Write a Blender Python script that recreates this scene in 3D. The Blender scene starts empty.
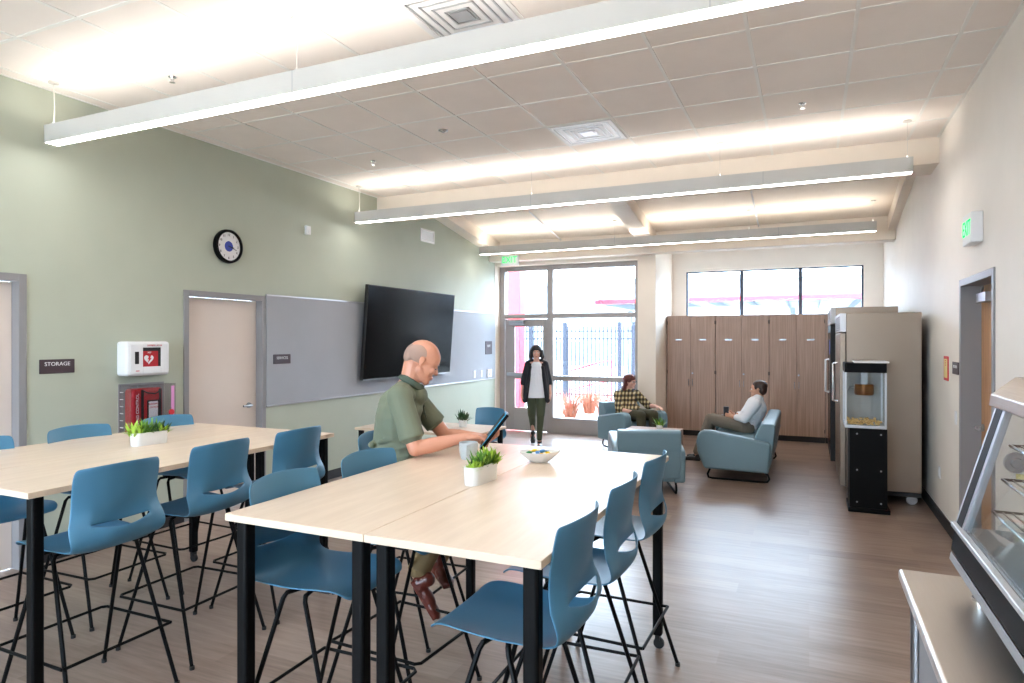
import bpy, math, random
from mathutils import Vector, Matrix
random.seed(7)
S = bpy.context.scene
COL = S.collection
PI = math.pi

# ------------------------------------------------------------------ camera
CAM_H = 1.72
Y0 = -3.0
cam_d = bpy.data.cameras.new('camera'); cam = bpy.data.objects.new('camera', cam_d); COL.objects.link(cam)
cam.location = (0, 0, CAM_H)
cam.rotation_euler = (PI/2, 0, 0.4265)
cam_d.sensor_width = 36.0; cam_d.lens = 654/1024*36
cam_d.shift_y = -2.0/1024
cam_d.clip_start = 0.05; cam_d.clip_end = 300
S.camera = cam
# ------------------------------------------------------------------ world, exposure
SKY_STRENGTH = 18.0
LAMP_DOWN = 7.5
LAMP_UP = 6.4
W = bpy.data.worlds.new('world'); S.world = W; W.use_nodes = True
bg = W.node_tree.nodes['Background']
bg.inputs[0].default_value = (0.64, 0.81, 1.0, 1)
_n = W.node_tree.nodes; _l = W.node_tree.links.new       # overcast sky: zenith about three times the horizon
_tc = _n.new('ShaderNodeTexCoord'); _sp = _n.new('ShaderNodeSeparateXYZ'); _mr = _n.new('ShaderNodeMapRange')
_mr.inputs[1].default_value = 0.0; _mr.inputs[2].default_value = 1.0; _mr.inputs[3].default_value = SKY_STRENGTH/2.6; _mr.inputs[4].default_value = SKY_STRENGTH*1.15
_l(_tc.outputs['Generated'], _sp.inputs[0]); _l(_sp.outputs[2], _mr.inputs[0]); _l(_mr.outputs[0], bg.inputs[1])
S.view_settings.view_transform = 'Standard'; S.view_settings.look = 'None'
S.view_settings.gamma = 1.0; S.view_settings.use_curve_mapping = False
S.view_settings.exposure = 1.42
S.cycles.use_denoising = True
S.cycles.max_bounces = 10; S.cycles.diffuse_bounces = 6; S.cycles.transparent_max_bounces = 16
S.cycles.sample_clamp_indirect = 6.0
S.cycles.caustics_reflective = False; S.cycles.caustics_refractive = False
sun_d = bpy.data.lights.new('sun', 'SUN'); sun_d.energy = 6.0; sun_d.angle = 0.02; sun_d.color = (1, .95, .88)
sun = bpy.data.objects.new('sun', sun_d); COL.objects.link(sun)
sun.rotation_euler = (math.radians(38), math.radians(-20), 0)     # from behind the building, entering only at the added rear window

def portal(name, loc, sx, sy, rot):
    d = bpy.data.lights.new(name, 'AREA'); d.shape = 'RECTANGLE'; d.size = sx; d.size_y = sy
    d.cycles.is_portal = True
    o = bpy.data.objects.new(name, d); COL.objects.link(o); o.location = loc; o.rotation_euler = rot
portal('portal_entrance', (-4.02, 11.42, 1.6), 2.6, 3.0, (-PI/2, 0, 0))
portal('portal_rear', (-3.1, Y0-.2, 1.95), 3.8, 2.3, (PI/2, 0, 0))  # portal for the added rear window
portal('portal_clerestory', (-.64, 12.68, 2.55), 2.95, .95, (-PI/2, 0, 0))

# ------------------------------------------------------------------ materials
def s2l(c):
    c = c/255.0
    return c/12.92 if c <= .04045 else ((c+.055)/1.055)**2.4
def rgb(r, g, b): return (s2l(r), s2l(g), s2l(b), 1)
class NT:
    def __init__(s, m): s.t = m.node_tree; s.n = s.t.nodes
    def new(s, ty, **k):
        n = s.n.new(ty)
        for a, v in k.items():
            if a == 'inp':
                for i, x in v.items(): n.inputs[i].default_value = x
            else: setattr(n, a, v)
        return n
    def link(s, a, b): s.t.links.new(a, b)
def mat(name, col, rough=.5, metal=0., bump=0., bscale=200., spec=.5, coat=0., sheen=0.):
    m = bpy.data.materials.new(name); m.use_nodes = True
    b = m.node_tree.nodes['Principled BSDF']
    b.inputs['Base Color'].default_value = col; b.inputs['Roughness'].default_value = rough
    b.inputs['Metallic'].default_value = metal; b.inputs['Specular IOR Level'].default_value = spec
    b.inputs['Coat Weight'].default_value = coat; b.inputs['Sheen Weight'].default_value = sheen
    t = NT(m)
    # a light procedural variation on every surface
    tc = t.new('ShaderNodeTexCoord'); nz = t.new('ShaderNodeTexNoise', inp={'Scale': 3.0, 'Detail': 3.0})
    mx = t.new('ShaderNodeMix', data_type='RGBA', blend_type='MULTIPLY')
    rp = t.new('ShaderNodeMapRange', inp={3: .95, 4: 1.05})
    t.link(tc.outputs['Object'], nz.inputs['Vector']); t.link(nz.outputs[0], rp.inputs[0])
    mx.inputs[0].default_value = 1.0; mx.inputs[6].default_value = col
    t.link(rp.outputs[0], mx.inputs[7]); t.link(mx.outputs[2], b.inputs['Base Color'])
    if bump:
        n2 = t.new('ShaderNodeTexNoise', inp={'Scale': bscale, 'Detail': 2.0}); bp = t.new('ShaderNodeBump', inp={'Strength': bump, 'Distance': .002})
        t.link(tc.outputs['Object'], n2.inputs['Vector']); t.link(n2.outputs[0], bp.inputs['Height']); t.link(bp.outputs[0], b.inputs['Normal'])
    return m
def emit(name, col, st):
    m = bpy.data.materials.new(name); m.use_nodes = True; n = m.node_tree.nodes; n.clear()
    e = n.new('ShaderNodeEmission'); o = n.new('ShaderNodeOutputMaterial')
    e.inputs[0].default_value = col; e.inputs[1].default_value = st
    m.node_tree.links.new(e.outputs[0], o.inputs[0]); return m
def glass(name, tint=(1, 1, 1, 1), refl=.08, rough=.02):
    m = bpy.data.materials.new(name); m.use_nodes = True; n = m.node_tree.nodes; n.clear()
    a = n.new('ShaderNodeBsdfTransparent'); a.inputs[0].default_value = tint
    g = n.new('ShaderNodeBsdfGlossy'); g.inputs['Roughness'].default_value = rough
    f = n.new('ShaderNodeLayerWeight'); f.inputs[0].default_value = .15
    mr = n.new('ShaderNodeMapRange'); mr.inputs[3].default_value = refl*.5; mr.inputs[4].default_value = .6
    mx = n.new('ShaderNodeMixShader'); o = n.new('ShaderNodeOutputMaterial'); L = m.node_tree.links.new
    L(f.outputs['Facing'], mr.inputs[0]); L(mr.outputs[0], mx.inputs[0]); L(a.outputs[0], mx.inputs[1]); L(g.outputs[0], mx.inputs[2]); L(mx.outputs[0], o.inputs[0])
    return m
def wood(name, c1, c2, rough, scale=(1, 1, 1), nscale=6., rot=(0, 0, 0), detail=6., bump=0.02):
    m = mat(name, c1, rough); t = NT(m); b = t.n['Principled BSDF']
    tc = t.new('ShaderNodeTexCoord'); mp = t.new('ShaderNodeMapping'); mp.inputs['Scale'].default_value = scale; mp.inputs['Rotation'].default_value = rot
    nz = t.new('ShaderNodeTexNoise', inp={'Scale': nscale, 'Detail': detail, 'Roughness': .6})
    cr = t.new('ShaderNodeValToRGB'); cr.color_ramp.elements[0].color = c1; cr.color_ramp.elements[1].color = c2
    cr.color_ramp.elements[0].position = .35; cr.color_ramp.elements[1].position = .65
    t.link(tc.outputs['Object'], mp.inputs[0]); t.link(mp.outputs[0], nz.inputs['Vector']); t.link(nz.outputs[0], cr.inputs[0]); t.link(cr.outputs[0], b.inputs['Base Color'])
    bp = t.new('ShaderNodeBump', inp={'Strength': bump, 'Distance': .002}); t.link(nz.outputs[0], bp.inputs['Height']); t.link(bp.outputs[0], b.inputs['Normal'])
    return m
def floor_mat():
    m = mat('vinyl_planks', rgb(128, 106, 92), .32, spec=.5); t = NT(m); b = t.n['Principled BSDF']
    tc = t.new('ShaderNodeTexCoord')
    br = t.new('ShaderNodeTexBrick', inp={'Scale': 1.0, 'Mortar Size': .0012, 'Brick Width': 1.22, 'Row Height': .18, 'Color1': (0, 0, 0, 1), 'Color2': (1, 1, 1, 1), 'Mortar': (.5, .5, .5, 1)})
    br.offset = .37
    mp = t.new('ShaderNodeMapping'); mp.inputs['Scale'].default_value = (1.2, 14, 1)
    nz = t.new('ShaderNodeTexNoise', inp={'Scale': 2.2, 'Detail': 8.0, 'Roughness': .62})
    ad = t.new('ShaderNodeMath', operation='MULTIPLY_ADD', inp={1: .28, 2: 0.0}); a2 = t.new('ShaderNodeMath', operation='ADD')
    cr = t.new('ShaderNodeValToRGB'); e = cr.color_ramp.elements
    e[0].position = .38; e[0].color = rgb(118, 98, 87); e[1].position = .95; e[1].color = rgb(160, 140, 127)
    t.link(tc.outputs['Object'], br.inputs['Vector']); t.link(tc.outputs['Object'], mp.inputs[0]); t.link(mp.outputs[0], nz.inputs['Vector'])
    t.link(br.outputs['Color'], ad.inputs[0]); t.link(ad.outputs[0], a2.inputs[0]); t.link(nz.outputs[0], a2.inputs[1]); t.link(a2.outputs[0], cr.inputs[0])
    t.link(cr.outputs[0], b.inputs['Base Color'])
    bp = t.new('ShaderNodeBump', inp={'Strength': .12, 'Distance': .001}); t.link(nz.outputs[0], bp.inputs['Height']); t.link(bp.outputs[0], b.inputs['Normal'])
    return m
def brushed(name, col, rough=.3, scale=(2, 2, 160)):
    m = mat(name, col, rough, 1.0); t = NT(m); b = t.n['Principled BSDF']
    tc = t.new('ShaderNodeTexCoord'); mp = t.new('ShaderNodeMapping'); mp.inputs['Scale'].default_value = scale
    nz = t.new('ShaderNodeTexNoise', inp={'Scale': 4.0, 'Detail': 4.0}); mr = t.new('ShaderNodeMapRange', inp={3: rough-.06, 4: rough+.1})
    t.link(tc.outputs['Object'], mp.inputs[0]); t.link(mp.outputs[0], nz.inputs['Vector']); t.link(nz.outputs[0], mr.inputs[0]); t.link(mr.outputs[0], b.inputs['Roughness'])
    return m
def plaid(name):
    m = mat(name, rgb(190, 160, 105), .8); t = NT(m); b = t.n['Principled BSDF']
    tc = t.new('ShaderNodeTexCoord'); sp = t.new('ShaderNodeSeparateXYZ'); t.link(tc.outputs['Object'], sp.inputs[0])
    def band(sock, fr, ph, thr):
        a = t.new('ShaderNodeMath', operation='MULTIPLY_ADD', inp={1: fr, 2: ph}); f = t.new('ShaderNodeMath', operation='FRACT'); g = t.new('ShaderNodeMath', operation='LESS_THAN', inp={1: thr})
        t.link(sock, a.inputs[0]); t.link(a.outputs[0], f.inputs[0]); t.link(f.outputs[0], g.inputs[0]); return g.outputs[0]
    xy = t.new('ShaderNodeMath', operation='ADD'); t.link(sp.outputs[0], xy.inputs[0]); t.link(sp.outputs[1], xy.inputs[1])
    v = band(xy.outputs[0], 14., 0., .52); h = band(sp.outputs[2], 14., .2, .52)
    ad = t.new('ShaderNodeMath', operation='ADD'); t.link(v, ad.inputs[0]); t.link(h, ad.inputs[1])
    cr = t.new('ShaderNodeValToRGB'); cr.color_ramp.interpolation = 'CONSTANT'; e = cr.color_ramp.elements
    dv = t.new('ShaderNodeMath', operation='MULTIPLY', inp={1: .5}); t.link(ad.outputs[0], dv.inputs[0]); t.link(dv.outputs[0], cr.inputs[0])
    e[0].position = 0; e[0].color = rgb(206, 190, 150); e[1].position = .4; e[1].color = rgb(112, 92, 54)
    x = e.new(.9); x.color = rgb(34, 30, 28)
    t.link(cr.outputs[0], b.inputs['Base Color'])
    return m

M = dict(
 green=mat('sage_green_paint', rgb(178, 184, 168), .62, bump=.05), white=mat('warm_white_paint', rgb(238, 232, 224), .6, bump=.04),
 cream=mat('cream_paint', rgb(236, 224, 210), .6), ceil=mat('acoustic_tile', rgb(243, 235, 229), .9, bump=.25, bscale=120), grid=mat('ceiling_tee', rgb(240, 238, 234), .5),
 board=mat('grey_acoustic_fabric', rgb(163, 166, 173), .85, bump=.2, bscale=400), alu=mat('pale_aluminium', rgb(200, 202, 206), .35, .8),
 steel_frame=mat('grey_door_frame', rgb(140, 138, 140), .45), frame_bronze=mat('storefront_metal', rgb(160, 152, 149), .45, .2), darkframe=mat('dark_window_frame', rgb(70, 78, 95), .5),
 doorleaf=mat('white_door', rgb(222, 208, 198), .5), base=mat('black_rubber_base', rgb(32, 31, 34), .5), floor=floor_mat(),
 blue=mat('blue_polypropylene', rgb(70, 122, 152), .42, bump=.05, bscale=500), black=mat('black_steel', rgb(6, 6, 7), .5, 0, 0, 200, .12), blackm=mat('black_matte', rgb(20, 19, 20), .6),
 maple=wood('maple_laminate', rgb(216, 196, 175), rgb(226, 207, 187), .3, (9, .9, 3), 3.0), mapleedge=mat('maple_edge', rgb(214, 192, 168), .4),
 walnut=wood('walnut_laminate', rgb(152, 124, 108), rgb(180, 151, 134), .45, (22, 4, .5), 2.5), wooddoor=wood('oak_door', rgb(172, 124, 80), rgb(196, 150, 104), .4, (14, 14, .8), 2.5),
 lounge=mat('blue_grey_vinyl', rgb(110, 138, 150), .38, bump=.04, bscale=300), lamp_body=mat('white_lamp_housing', rgb(205, 202, 197), .45), lamp_down=emit('lamp_diffuser', (1, .975, .945, 1), LAMP_DOWN), lamp_up=emit('lamp_uplight', (1, .93, .84, 1), LAMP_UP),
 steel=brushed('brushed_steel', rgb(158, 144, 131), .3), steel_top=brushed('brushed_steel_top', rgb(206, 196, 186), .34, (60, 2, 2)), chrome=mat('chrome', rgb(215, 218, 222), .15, 1.), satin=mat('satin_metal', rgb(170, 172, 176), .35, 1.),
 wplastic=mat('white_plastic', rgb(232, 232, 234), .35), wceramic=mat('white_ceramic', rgb(222, 222, 220), .3), greycer=mat('grey_ceramic', rgb(178, 184, 186), .35),
 red=mat('red_fabric', rgb(176, 22, 34), .6), redp=mat('red_print', rgb(200, 30, 45), .5), green_l=emit('exit_green', (.02, .75, .16, 1), 1.0), pink=mat('pink_strip', rgb(225, 150, 205), .5),
 signbrown=mat('dark_brown_sign', rgb(66, 52, 58), .5), yellow=mat('pale_yellow_card', rgb(232, 214, 140), .5), screen=mat('tv_screen', rgb(4, 4, 5), .2, 0, 0, 200, .06), bezel=mat('tv_bezel', rgb(16, 16, 18), .3),
 leaf=mat('leaf_green', rgb(92, 138, 52), .5), leaf2=mat('leaf_lime', rgb(164, 196, 70), .5), leaf3=mat('leaf_dark', rgb(52, 84, 48), .5), soil=mat('soil', rgb(50, 38, 30), .9),
 skin=mat('skin', rgb(204, 144, 118), .45), skin2=mat('skin_pale', rgb(222, 170, 150), .5), skin3=mat('skin_tan', rgb(206, 156, 128), .5), polo=mat('green_polo', rgb(110, 117, 98), .85, bump=.15, bscale=300),
 polo_c=mat('dark_green_collar', rgb(72, 84, 72), .85), khaki=mat('khaki_cloth', rgb(128, 106, 72), .85), taupe=mat('taupe_cloth', rgb(118, 108, 96), .85), olive=mat('olive_cloth', rgb(76, 82, 62), .85), oliveb=mat('brown_olive_cloth', rgb(66, 62, 42), .85),
 brownshoe=mat('brown_leather', rgb(92, 36, 26), .3), blackshoe=mat('black_leather', rgb(26, 24, 24), .35), wshirt=mat('white_shirt', rgb(232, 234, 240), .8), blazer=mat('black_blazer', rgb(24, 24, 30), .8), plaid=plaid('plaid_shirt'),
 hairgrey=mat('grey_hair', rgb(168, 138, 124), .8, bump=.3, bscale=300), hairblack=mat('black_hair', rgb(28, 22, 22), .45, bump=.3), hairred=mat('auburn_hair', rgb(92, 36, 30), .45, bump=.3), hairbrown=mat('brown_hair', rgb(58, 38, 30), .5, bump=.3),
 eyew=mat('eye_white', rgb(230, 226, 222), .2), iris=mat('iris', rgb(40, 28, 22), .2), lip=mat('lip', rgb(176, 96, 88), .5), cyan=mat('tablet_edge', rgb(30, 150, 200), .3), glasspane=glass('window_glass', (.97, .99, 1, 1)),
 clear=glass('clear_plastic', (.96, .96, .98, 1), .12), caseglass=glass('case_glass', (.97, .985, .985, 1), .05), copper=mat('copper_kettle', rgb(150, 100, 60), .3, .9), popcorn=mat('popcorn', rgb(226, 186, 120), .8),
 concrete=mat('pale_concrete', rgb(160, 157, 152), .9), redsteel=mat('red_painted_steel', rgb(190, 22, 40), .5), fence=mat('blue_grey_fence', rgb(24, 30, 46), .5), dry=mat('dry_grass', rgb(130, 72, 50), .9), canopy=mat('pale_canopy', rgb(120, 128, 138), .6),
 foliage=mat('tree_leaves', rgb(60, 74, 44), .8), bark=mat('bark', rgb(110, 90, 74), .9), candyy=mat('yellow_candy', rgb(240, 196, 30), .35), candyg=mat('green_candy', rgb(30, 120, 60), .35), candyb=mat('blue_candy', rgb(70, 130, 190), .35), candyw=mat('white_candy', rgb(235, 235, 235), .35),
 bluep=mat('blue_print', rgb(50, 70, 170), .5), terr=mat('grey_reveal', rgb(120, 122, 128), .5), interior=mat('steel_interior', rgb(150, 150, 148), .35, .6), darkcup=mat('charcoal_cup', rgb(48, 52, 60), .35), seam=mat('blue_grey_piping', rgb(92, 124, 136), .5),
)

# ------------------------------------------------------------------ mesh builder
def V(*a): return Vector(a)
class MB:
    def __init__(s): s.v = []; s.f = []; s.m = []; s.mi = 0; s.X = None
    def add(s, vs, fs):
        o = len(s.v)
        for p in vs:
            p = Vector(p)
            if s.X is not None: p = s.X @ p
            s.v.append(tuple(p))
        for f in fs: s.f.append([o+i for i in f]); s.m.append(s.mi)
    def box(s, x0, x1, y0, y1, z0, z1):
        s.add([(x, y, z) for z in (z0, z1) for y in (y0, y1) for x in (x0, x1)], [(0, 2, 3, 1), (4, 5, 7, 6), (0, 1, 5, 4), (2, 6, 7, 3), (0, 4, 6, 2), (1, 3, 7, 5)]); return s
    def prism(s, poly, a0, a1, axis='y'):
        n = len(poly); vs = []
        for a in (a0, a1):
            for (p, q) in poly: vs.append({'y': (p, a, q), 'x': (a, p, q), 'z': (p, q, a)}[axis])
        fs = [list(range(n)), list(range(2*n-1, n-1, -1))] + [[(i+1) % n, i, n+i, n+(i+1) % n] for i in range(n)]
        s.add(vs, fs); return s
    def frame(s, d):
        d = Vector(d).normalized(); u = d.cross(V(0, 0, 1))
        if u.length < 1e-4: u = V(1, 0, 0)
        u.normalize(); return d, u, d.cross(u)
    def cyl(s, a, b, ra, rb=None, n=12, caps=True):
        rb = ra if rb is None else rb; a = Vector(a); b = Vector(b); d, u, w = s.frame(b-a); vs = []
        for c, r in ((a, ra), (b, rb)):
            for i in range(n): t = 2*PI*i/n; vs.append(c+(u*math.cos(t)+w*math.sin(t))*r)
        fs = [[i, (i+1) % n, n+(i+1) % n, n+i] for i in range(n)]
        if caps: fs += [list(range(n-1, -1, -1)), list(range(n, 2*n))]
        s.add(vs, fs); return s
    def tube(s, pts, r, n=8, closed=False):
        P = [Vector(p) for p in pts]; N = len(P); vs = []; u = None
        for i, p in enumerate(P):
            if closed: d = (P[(i+1) % N]-P[i-1]).normalized()
            else: d = (P[min(i+1, N-1)]-P[max(i-1, 0)]).normalized()
            if u is None:
                u = d.cross(V(0, 0, 1))
                if u.length < 1e-3: u = d.cross(V(1, 0, 0))
            u = (u-d*u.dot(d)).normalized(); w = d.cross(u)
            rr = r[i] if isinstance(r, (list, tuple)) else r
            for k in range(n): t = 2*PI*k/n; vs.append(p+(u*math.cos(t)+w*math.sin(t))*rr)
        fs = []
        for i in range(N if closed else N-1):
            j = (i+1) % N
            for k in range(n): fs.append([i*n+k, i*n+(k+1) % n, j*n+(k+1) % n, j*n+k])
        if not closed: fs += [list(range(n-1, -1, -1)), [(N-1)*n+k for k in range(n)]]
        s.add(vs, fs); return s
    def lathe(s, prof, c=(0, 0, 0), n=24, ax='z', closed=True):
        vs = []; c = Vector(c)
        for (r, z) in prof:
            for i in range(n):
                t = 2*PI*i/n; x, y = r*math.cos(t), r*math.sin(t)
                vs.append(c+({'z': V(x, y, z), 'x': V(z, x, y), 'y': V(y, z, x)}[ax]))
        m = len(prof); fs = []
        for j in range(m-1):
            for i in range(n): fs.append([j*n+i, j*n+(i+1) % n, (j+1)*n+(i+1) % n, (j+1)*n+i])
        if prof[0][0] > 1e-6: fs.append(list(range(n-1, -1, -1)))
        if prof[-1][0] > 1e-6 and closed: fs.append([(m-1)*n+i for i in range(n)])
        s.add(vs, fs); return s
    def ell(s, c, r, R=None, n=14, m=9):
        c = Vector(c); vs = []; fs = []
        if not isinstance(r, (tuple, list)): r = (r, r, r)
        for j in range(m+1):
            ph = PI*j/m
            for i in range(n):
                t = 2*PI*i/n; p = V(r[0]*math.sin(ph)*math.cos(t), r[1]*math.sin(ph)*math.sin(t), r[2]*math.cos(ph))
                if j in (0, m): p = V(0, 0, r[2]*math.cos(ph)) + V(1e-5*math.cos(t), 1e-5*math.sin(t), 0)
                if R is not None: p = R @ p
                vs.append(c+p)
        for j in range(m):
            for i in range(n): fs.append([j*n+i, (j+1)*n+i, (j+1)*n+(i+1) % n, j*n+(i+1) % n])
        fs += [list(range(n)), [m*n+i for i in range(n-1, -1, -1)]]
        s.add(vs, fs); return s
    def cap(s, a, b, ra, rb=None):
        rb = ra if rb is None else rb
        s.ell(a, ra); s.ell(b, rb); s.cyl(a, b, ra*.995, rb*.995, 14); return s
    def obox(s, c, sz, R=None):
        h = Vector(sz)/2; c = Vector(c); R = R or Matrix.Identity(3)
        vs = [c+R @ V(sx*h.x, sy*h.y, sz_*h.z) for sz_ in (-1, 1) for sy in (-1, 1) for sx in (-1, 1)]
        s.add(vs, [(0, 2, 3, 1), (4, 5, 7, 6), (0, 1, 5, 4), (2, 6, 7, 3), (0, 4, 6, 2), (1, 3, 7, 5)]); return s
def link(name, me, parent=None):
    o = bpy.data.objects.new(name, me); COL.objects.link(o)
    if parent is not None: o.parent = parent
    return o
def build(name, mb, m, parent=None, loc=None, rz=0, bevel=0, seg=2, sub=0, solid=0, angle=38, label=None):
    me = bpy.data.meshes.new(name); me.from_pydata(mb.v, [], mb.f)
    ms = m if isinstance(m, (list, tuple)) else [m]
    for x in ms: me.materials.append(M[x] if isinstance(x, str) else x)
    me.polygons.foreach_set('material_index', [min(i, len(ms)-1) for i in mb.m])
    me.polygons.foreach_set('use_smooth', [True]*len(me.polygons)); me.update(); me.set_sharp_from_angle(angle=math.radians(angle))
    o = link(name, me, parent)
    if loc is not None: o.location = loc
    if rz: o.rotation_euler.z = rz
    if solid: d = o.modifiers.new('solid', 'SOLIDIFY'); d.thickness = solid; d.offset = 0
    if bevel: d = o.modifiers.new('bevel', 'BEVEL'); d.width = bevel; d.segments = seg; d.limit_method = 'ANGLE'; d.angle_limit = .6
    if sub: d = o.modifiers.new('sub', 'SUBSURF'); d.levels = sub; d.render_levels = sub
    if label: o['label'] = label
    return o
def bx(*a): return MB().box(*a)
def tag(o, label, cat, group=None, kind=None):
    o['label'] = label; o['category'] = cat
    if group: o['group'] = group
    if kind: o['kind'] = kind
    return o
def thing(name, label, cat, loc=(0, 0, 0), rz=0, group=None):
    o = link(name, None); o.location = loc; o.rotation_euler.z = rz; o.empty_display_size = .1
    return tag(o, label, cat, group)
def struct(name, mb, m, parent=None, **k):
    o = build(name, mb, m, parent, **k)
    if parent is None: o['kind'] = 'structure'
    return o
def copy_tree(r, parent=None):
    c = r.copy(); COL.objects.link(c)
    if parent is not None: c.parent = parent
    for ch in list(r.children): copy_tree(ch, c)
    return c
def place(r, loc, rz, label, group=None):
    r.location = loc; r.rotation_euler.z = rz; r['label'] = label
    if group: r['group'] = group
    return r
_fc = {}
def text_mesh(txt, size, depth=.0):
    cu = bpy.data.curves.new('lettering', 'FONT'); cu.body = txt; cu.size = size; cu.align_x = 'CENTER'; cu.align_y = 'CENTER'; cu.extrude = depth; cu.resolution_u = 3
    o = bpy.data.objects.new('lettering', cu); COL.objects.link(o); dg = bpy.context.evaluated_depsgraph_get()
    me = bpy.data.meshes.new_from_object(o.evaluated_get(dg)); bpy.data.objects.remove(o); bpy.data.curves.remove(cu)
    return me
def text(txt, size, m, parent, loc, facing, rot=0, sx=1., name='lettering'):
    """facing: '+x','-x','-y' : direction the writing looks towards"""
    me = text_mesh(txt, size, .0008); me.materials.append(M[m]); o = link(name, me, parent); o.location = loc
    z = {'+x': PI/2, '-x': -PI/2, '-y': 0}[facing]
    o.rotation_euler = (Matrix.Rotation(z, 3, 'Z') @ Matrix.Rotation(PI/2, 3, 'X') @ Matrix.Rotation(rot, 3, 'Z')).to_euler()
    o.scale = (sx, 1, 1); return o

# ------------------------------------------------------------------ the room
LX, RX = -5.37, 1.13
Y0, YH, YS, YB = -3.0, 7.36, 11.05, 12.55
CZ = 3.655
def slope(y): return 3.25+.17*(YS-y)
struct('floor', bx(LX-.3, RX+.4, Y0, YB+.15, -.1, 0), 'floor')
# left wall with two door openings
w = MB(); t = .2
D1 = (1.93, 2.97, 2.21); D2 = (4.33, 5.35, 2.19)
ys = [Y0, D1[0], D1[1], D2[0], D2[1], YS+.3]
for a, b in ((ys[0], ys[1]), (ys[2], ys[3]), (ys[4], ys[5])): w.box(LX-t, LX, a, b, 0, 4.2)
w.box(LX-t, LX, D1[0], D1[1], D1[2], 4.2); w.box(LX-t, LX, D2[0], D2[1], D2[2], 4.2)
struct('wall_left', w, 'green')
# right wall with one opening
D3 = (5.30, 6.40, 2.205)
w = MB().box(RX, RX+.2, Y0, D3[0], 0, 4.2).box(RX, RX+.2, D3[1], YB+.15, 0, 4.2).box(RX, RX+.2, D3[0], D3[1], D3[2], 4.2)
struct('wall_right', w, 'white')
struct('wall_rear', MB().box(LX-.2, -5.0, Y0-.15, Y0, 0, 4.2).box(-1.2, RX+.2, Y0-.15, Y0, 0, 4.2).box(-5.0, -1.2, Y0-.15, Y0, 3.1, 4.2).box(-5.0, -1.2, Y0-.15, Y0, 0, .8), 'white')
rf = MB()
for x in (-5.0, -3.75, -2.51, -1.26): rf.box(x, x+.06, Y0-.12, Y0-.03, .8, 3.1)
w3 = struct('added_rear_window', rf, 'frame_bronze')  # unseen window added behind the camera to let fill light into the room
build('window_pane', bx(-5.0, -1.2, Y0-.08, Y0-.075, .8, 3.1), 'glasspane', w3)
struct('ground_rear', bx(-60, 60, -40, Y0-.15, -.12, -.02), 'concrete')  # unseen pale ground, bounces sunlight in through the added window
# entrance wall around the glazing
w = MB().box(LX-.2, -2.36, YS, YS+.35, 3.09, 4.2).box(-2.667, -2.36, YS, YS+.35, 0, 3.09).box(LX-.2, LX+.008, YS-.02, YS+.35, 0, 4.2)
w.box(-2.56, -2.36, YS+.35, YB, 0, 4.2)
struct('wall_entrance', w, 'cream')
# clerestory wall
CW = (-2.11, .84, 2.08, 2.985)
w = MB().box(-2.56, CW[0], YB, YB+.15, 0, 4.2).box(CW[1], RX+.2, YB, YB+.15, 0, 4.2).box(CW[0], CW[1], YB, YB+.15, 0, CW[2]).box(CW[0], CW[1], YB, YB+.15, CW[3], 4.2)
struct('wall_back', w, 'white')
# ceilings
struct('ceiling', bx(LX-.2, RX+.2, Y0, YH, CZ, CZ+.15), 'ceil')
g = MB(); gx0, gy0, P = -.35, 4.33, .6096
k = -9
while gx0+k*P < RX:
    x = gx0+k*P
    if x > LX: g.box(x-.012, x+.012, Y0, YH, CZ-.006, CZ+.002)
    k += 1
j = -13
while gy0+j*P < YH+.01:
    y = gy0+j*P
    if y > Y0: g.box(LX, RX, y-.012, y+.012, CZ-.005, CZ+.002)
    j += 1
g.box(LX, LX+.022, Y0, YH, CZ-.006, CZ+.001).box(RX-.022, RX, Y0, YH, CZ-.006, CZ+.001)
struct('ceiling_grid', g, 'grid')
struct('header_beam', bx(LX, RX, YH, YH+.5, 3.405, 4.2), 'cream')
struct('ceiling_sloped', MB().prism([(YH+.4, slope(YH+.4)+.2), (YS+.05, slope(YS+.05)+.2), (YS+.05, 4.3), (YH+.4, 4.3)], LX-.2, RX+.2, 'x'), 'cream')
struct('entrance_beam', bx(LX, RX, YS-.26, YS, 3.15, 3.52), 'cream', bevel=.01)
struct('ceiling_alcove', bx(-2.6, RX+.2, YS, YB+.15, 3.44, 3.6), 'white')
rb = MB(); X = None
for (x0, x1) in ((-2.56, -2.30), (LX, LX+.22), (RX-.10, RX)):
    rb = MB().prism([(YH+.45, slope(YH+.45)+.22), (YS-.2, slope(YS-.2)+.22), (YS-.2, slope(YS-.2)), (YH+.45, slope(YH+.45))], x0, x1, 'x'); struct('rafter_beam', rb, 'cream')
for i, x in enumerate((-3.96, -.71)):
    struct('trim_%d' % (i+4), MB().tube([(x, 9.35, slope(9.35)+.2), (x, 9.38, slope(9.38)+.17), (x, YS-.25, slope(YS-.25)+.17)], .012), 'wplastic')
# baseboards
b = MB()
for a, c in ((ys[0], ys[1]), (ys[2], ys[3]), (ys[4], YS-.02)): b.box(LX, LX+.012, a, c, 0, .11)
struct('baseboard_left', b, 'base')
b = MB().box(RX-.012, RX, Y0, D3[0], 0, .11).box(RX-.012, RX, D3[1], 11.9, 0, .11)
struct('baseboard_right', b, 'base')
struct('baseboard_entrance', bx(-2.667, -2.348, YS-.012, YS, 0, .11), 'base')
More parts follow.
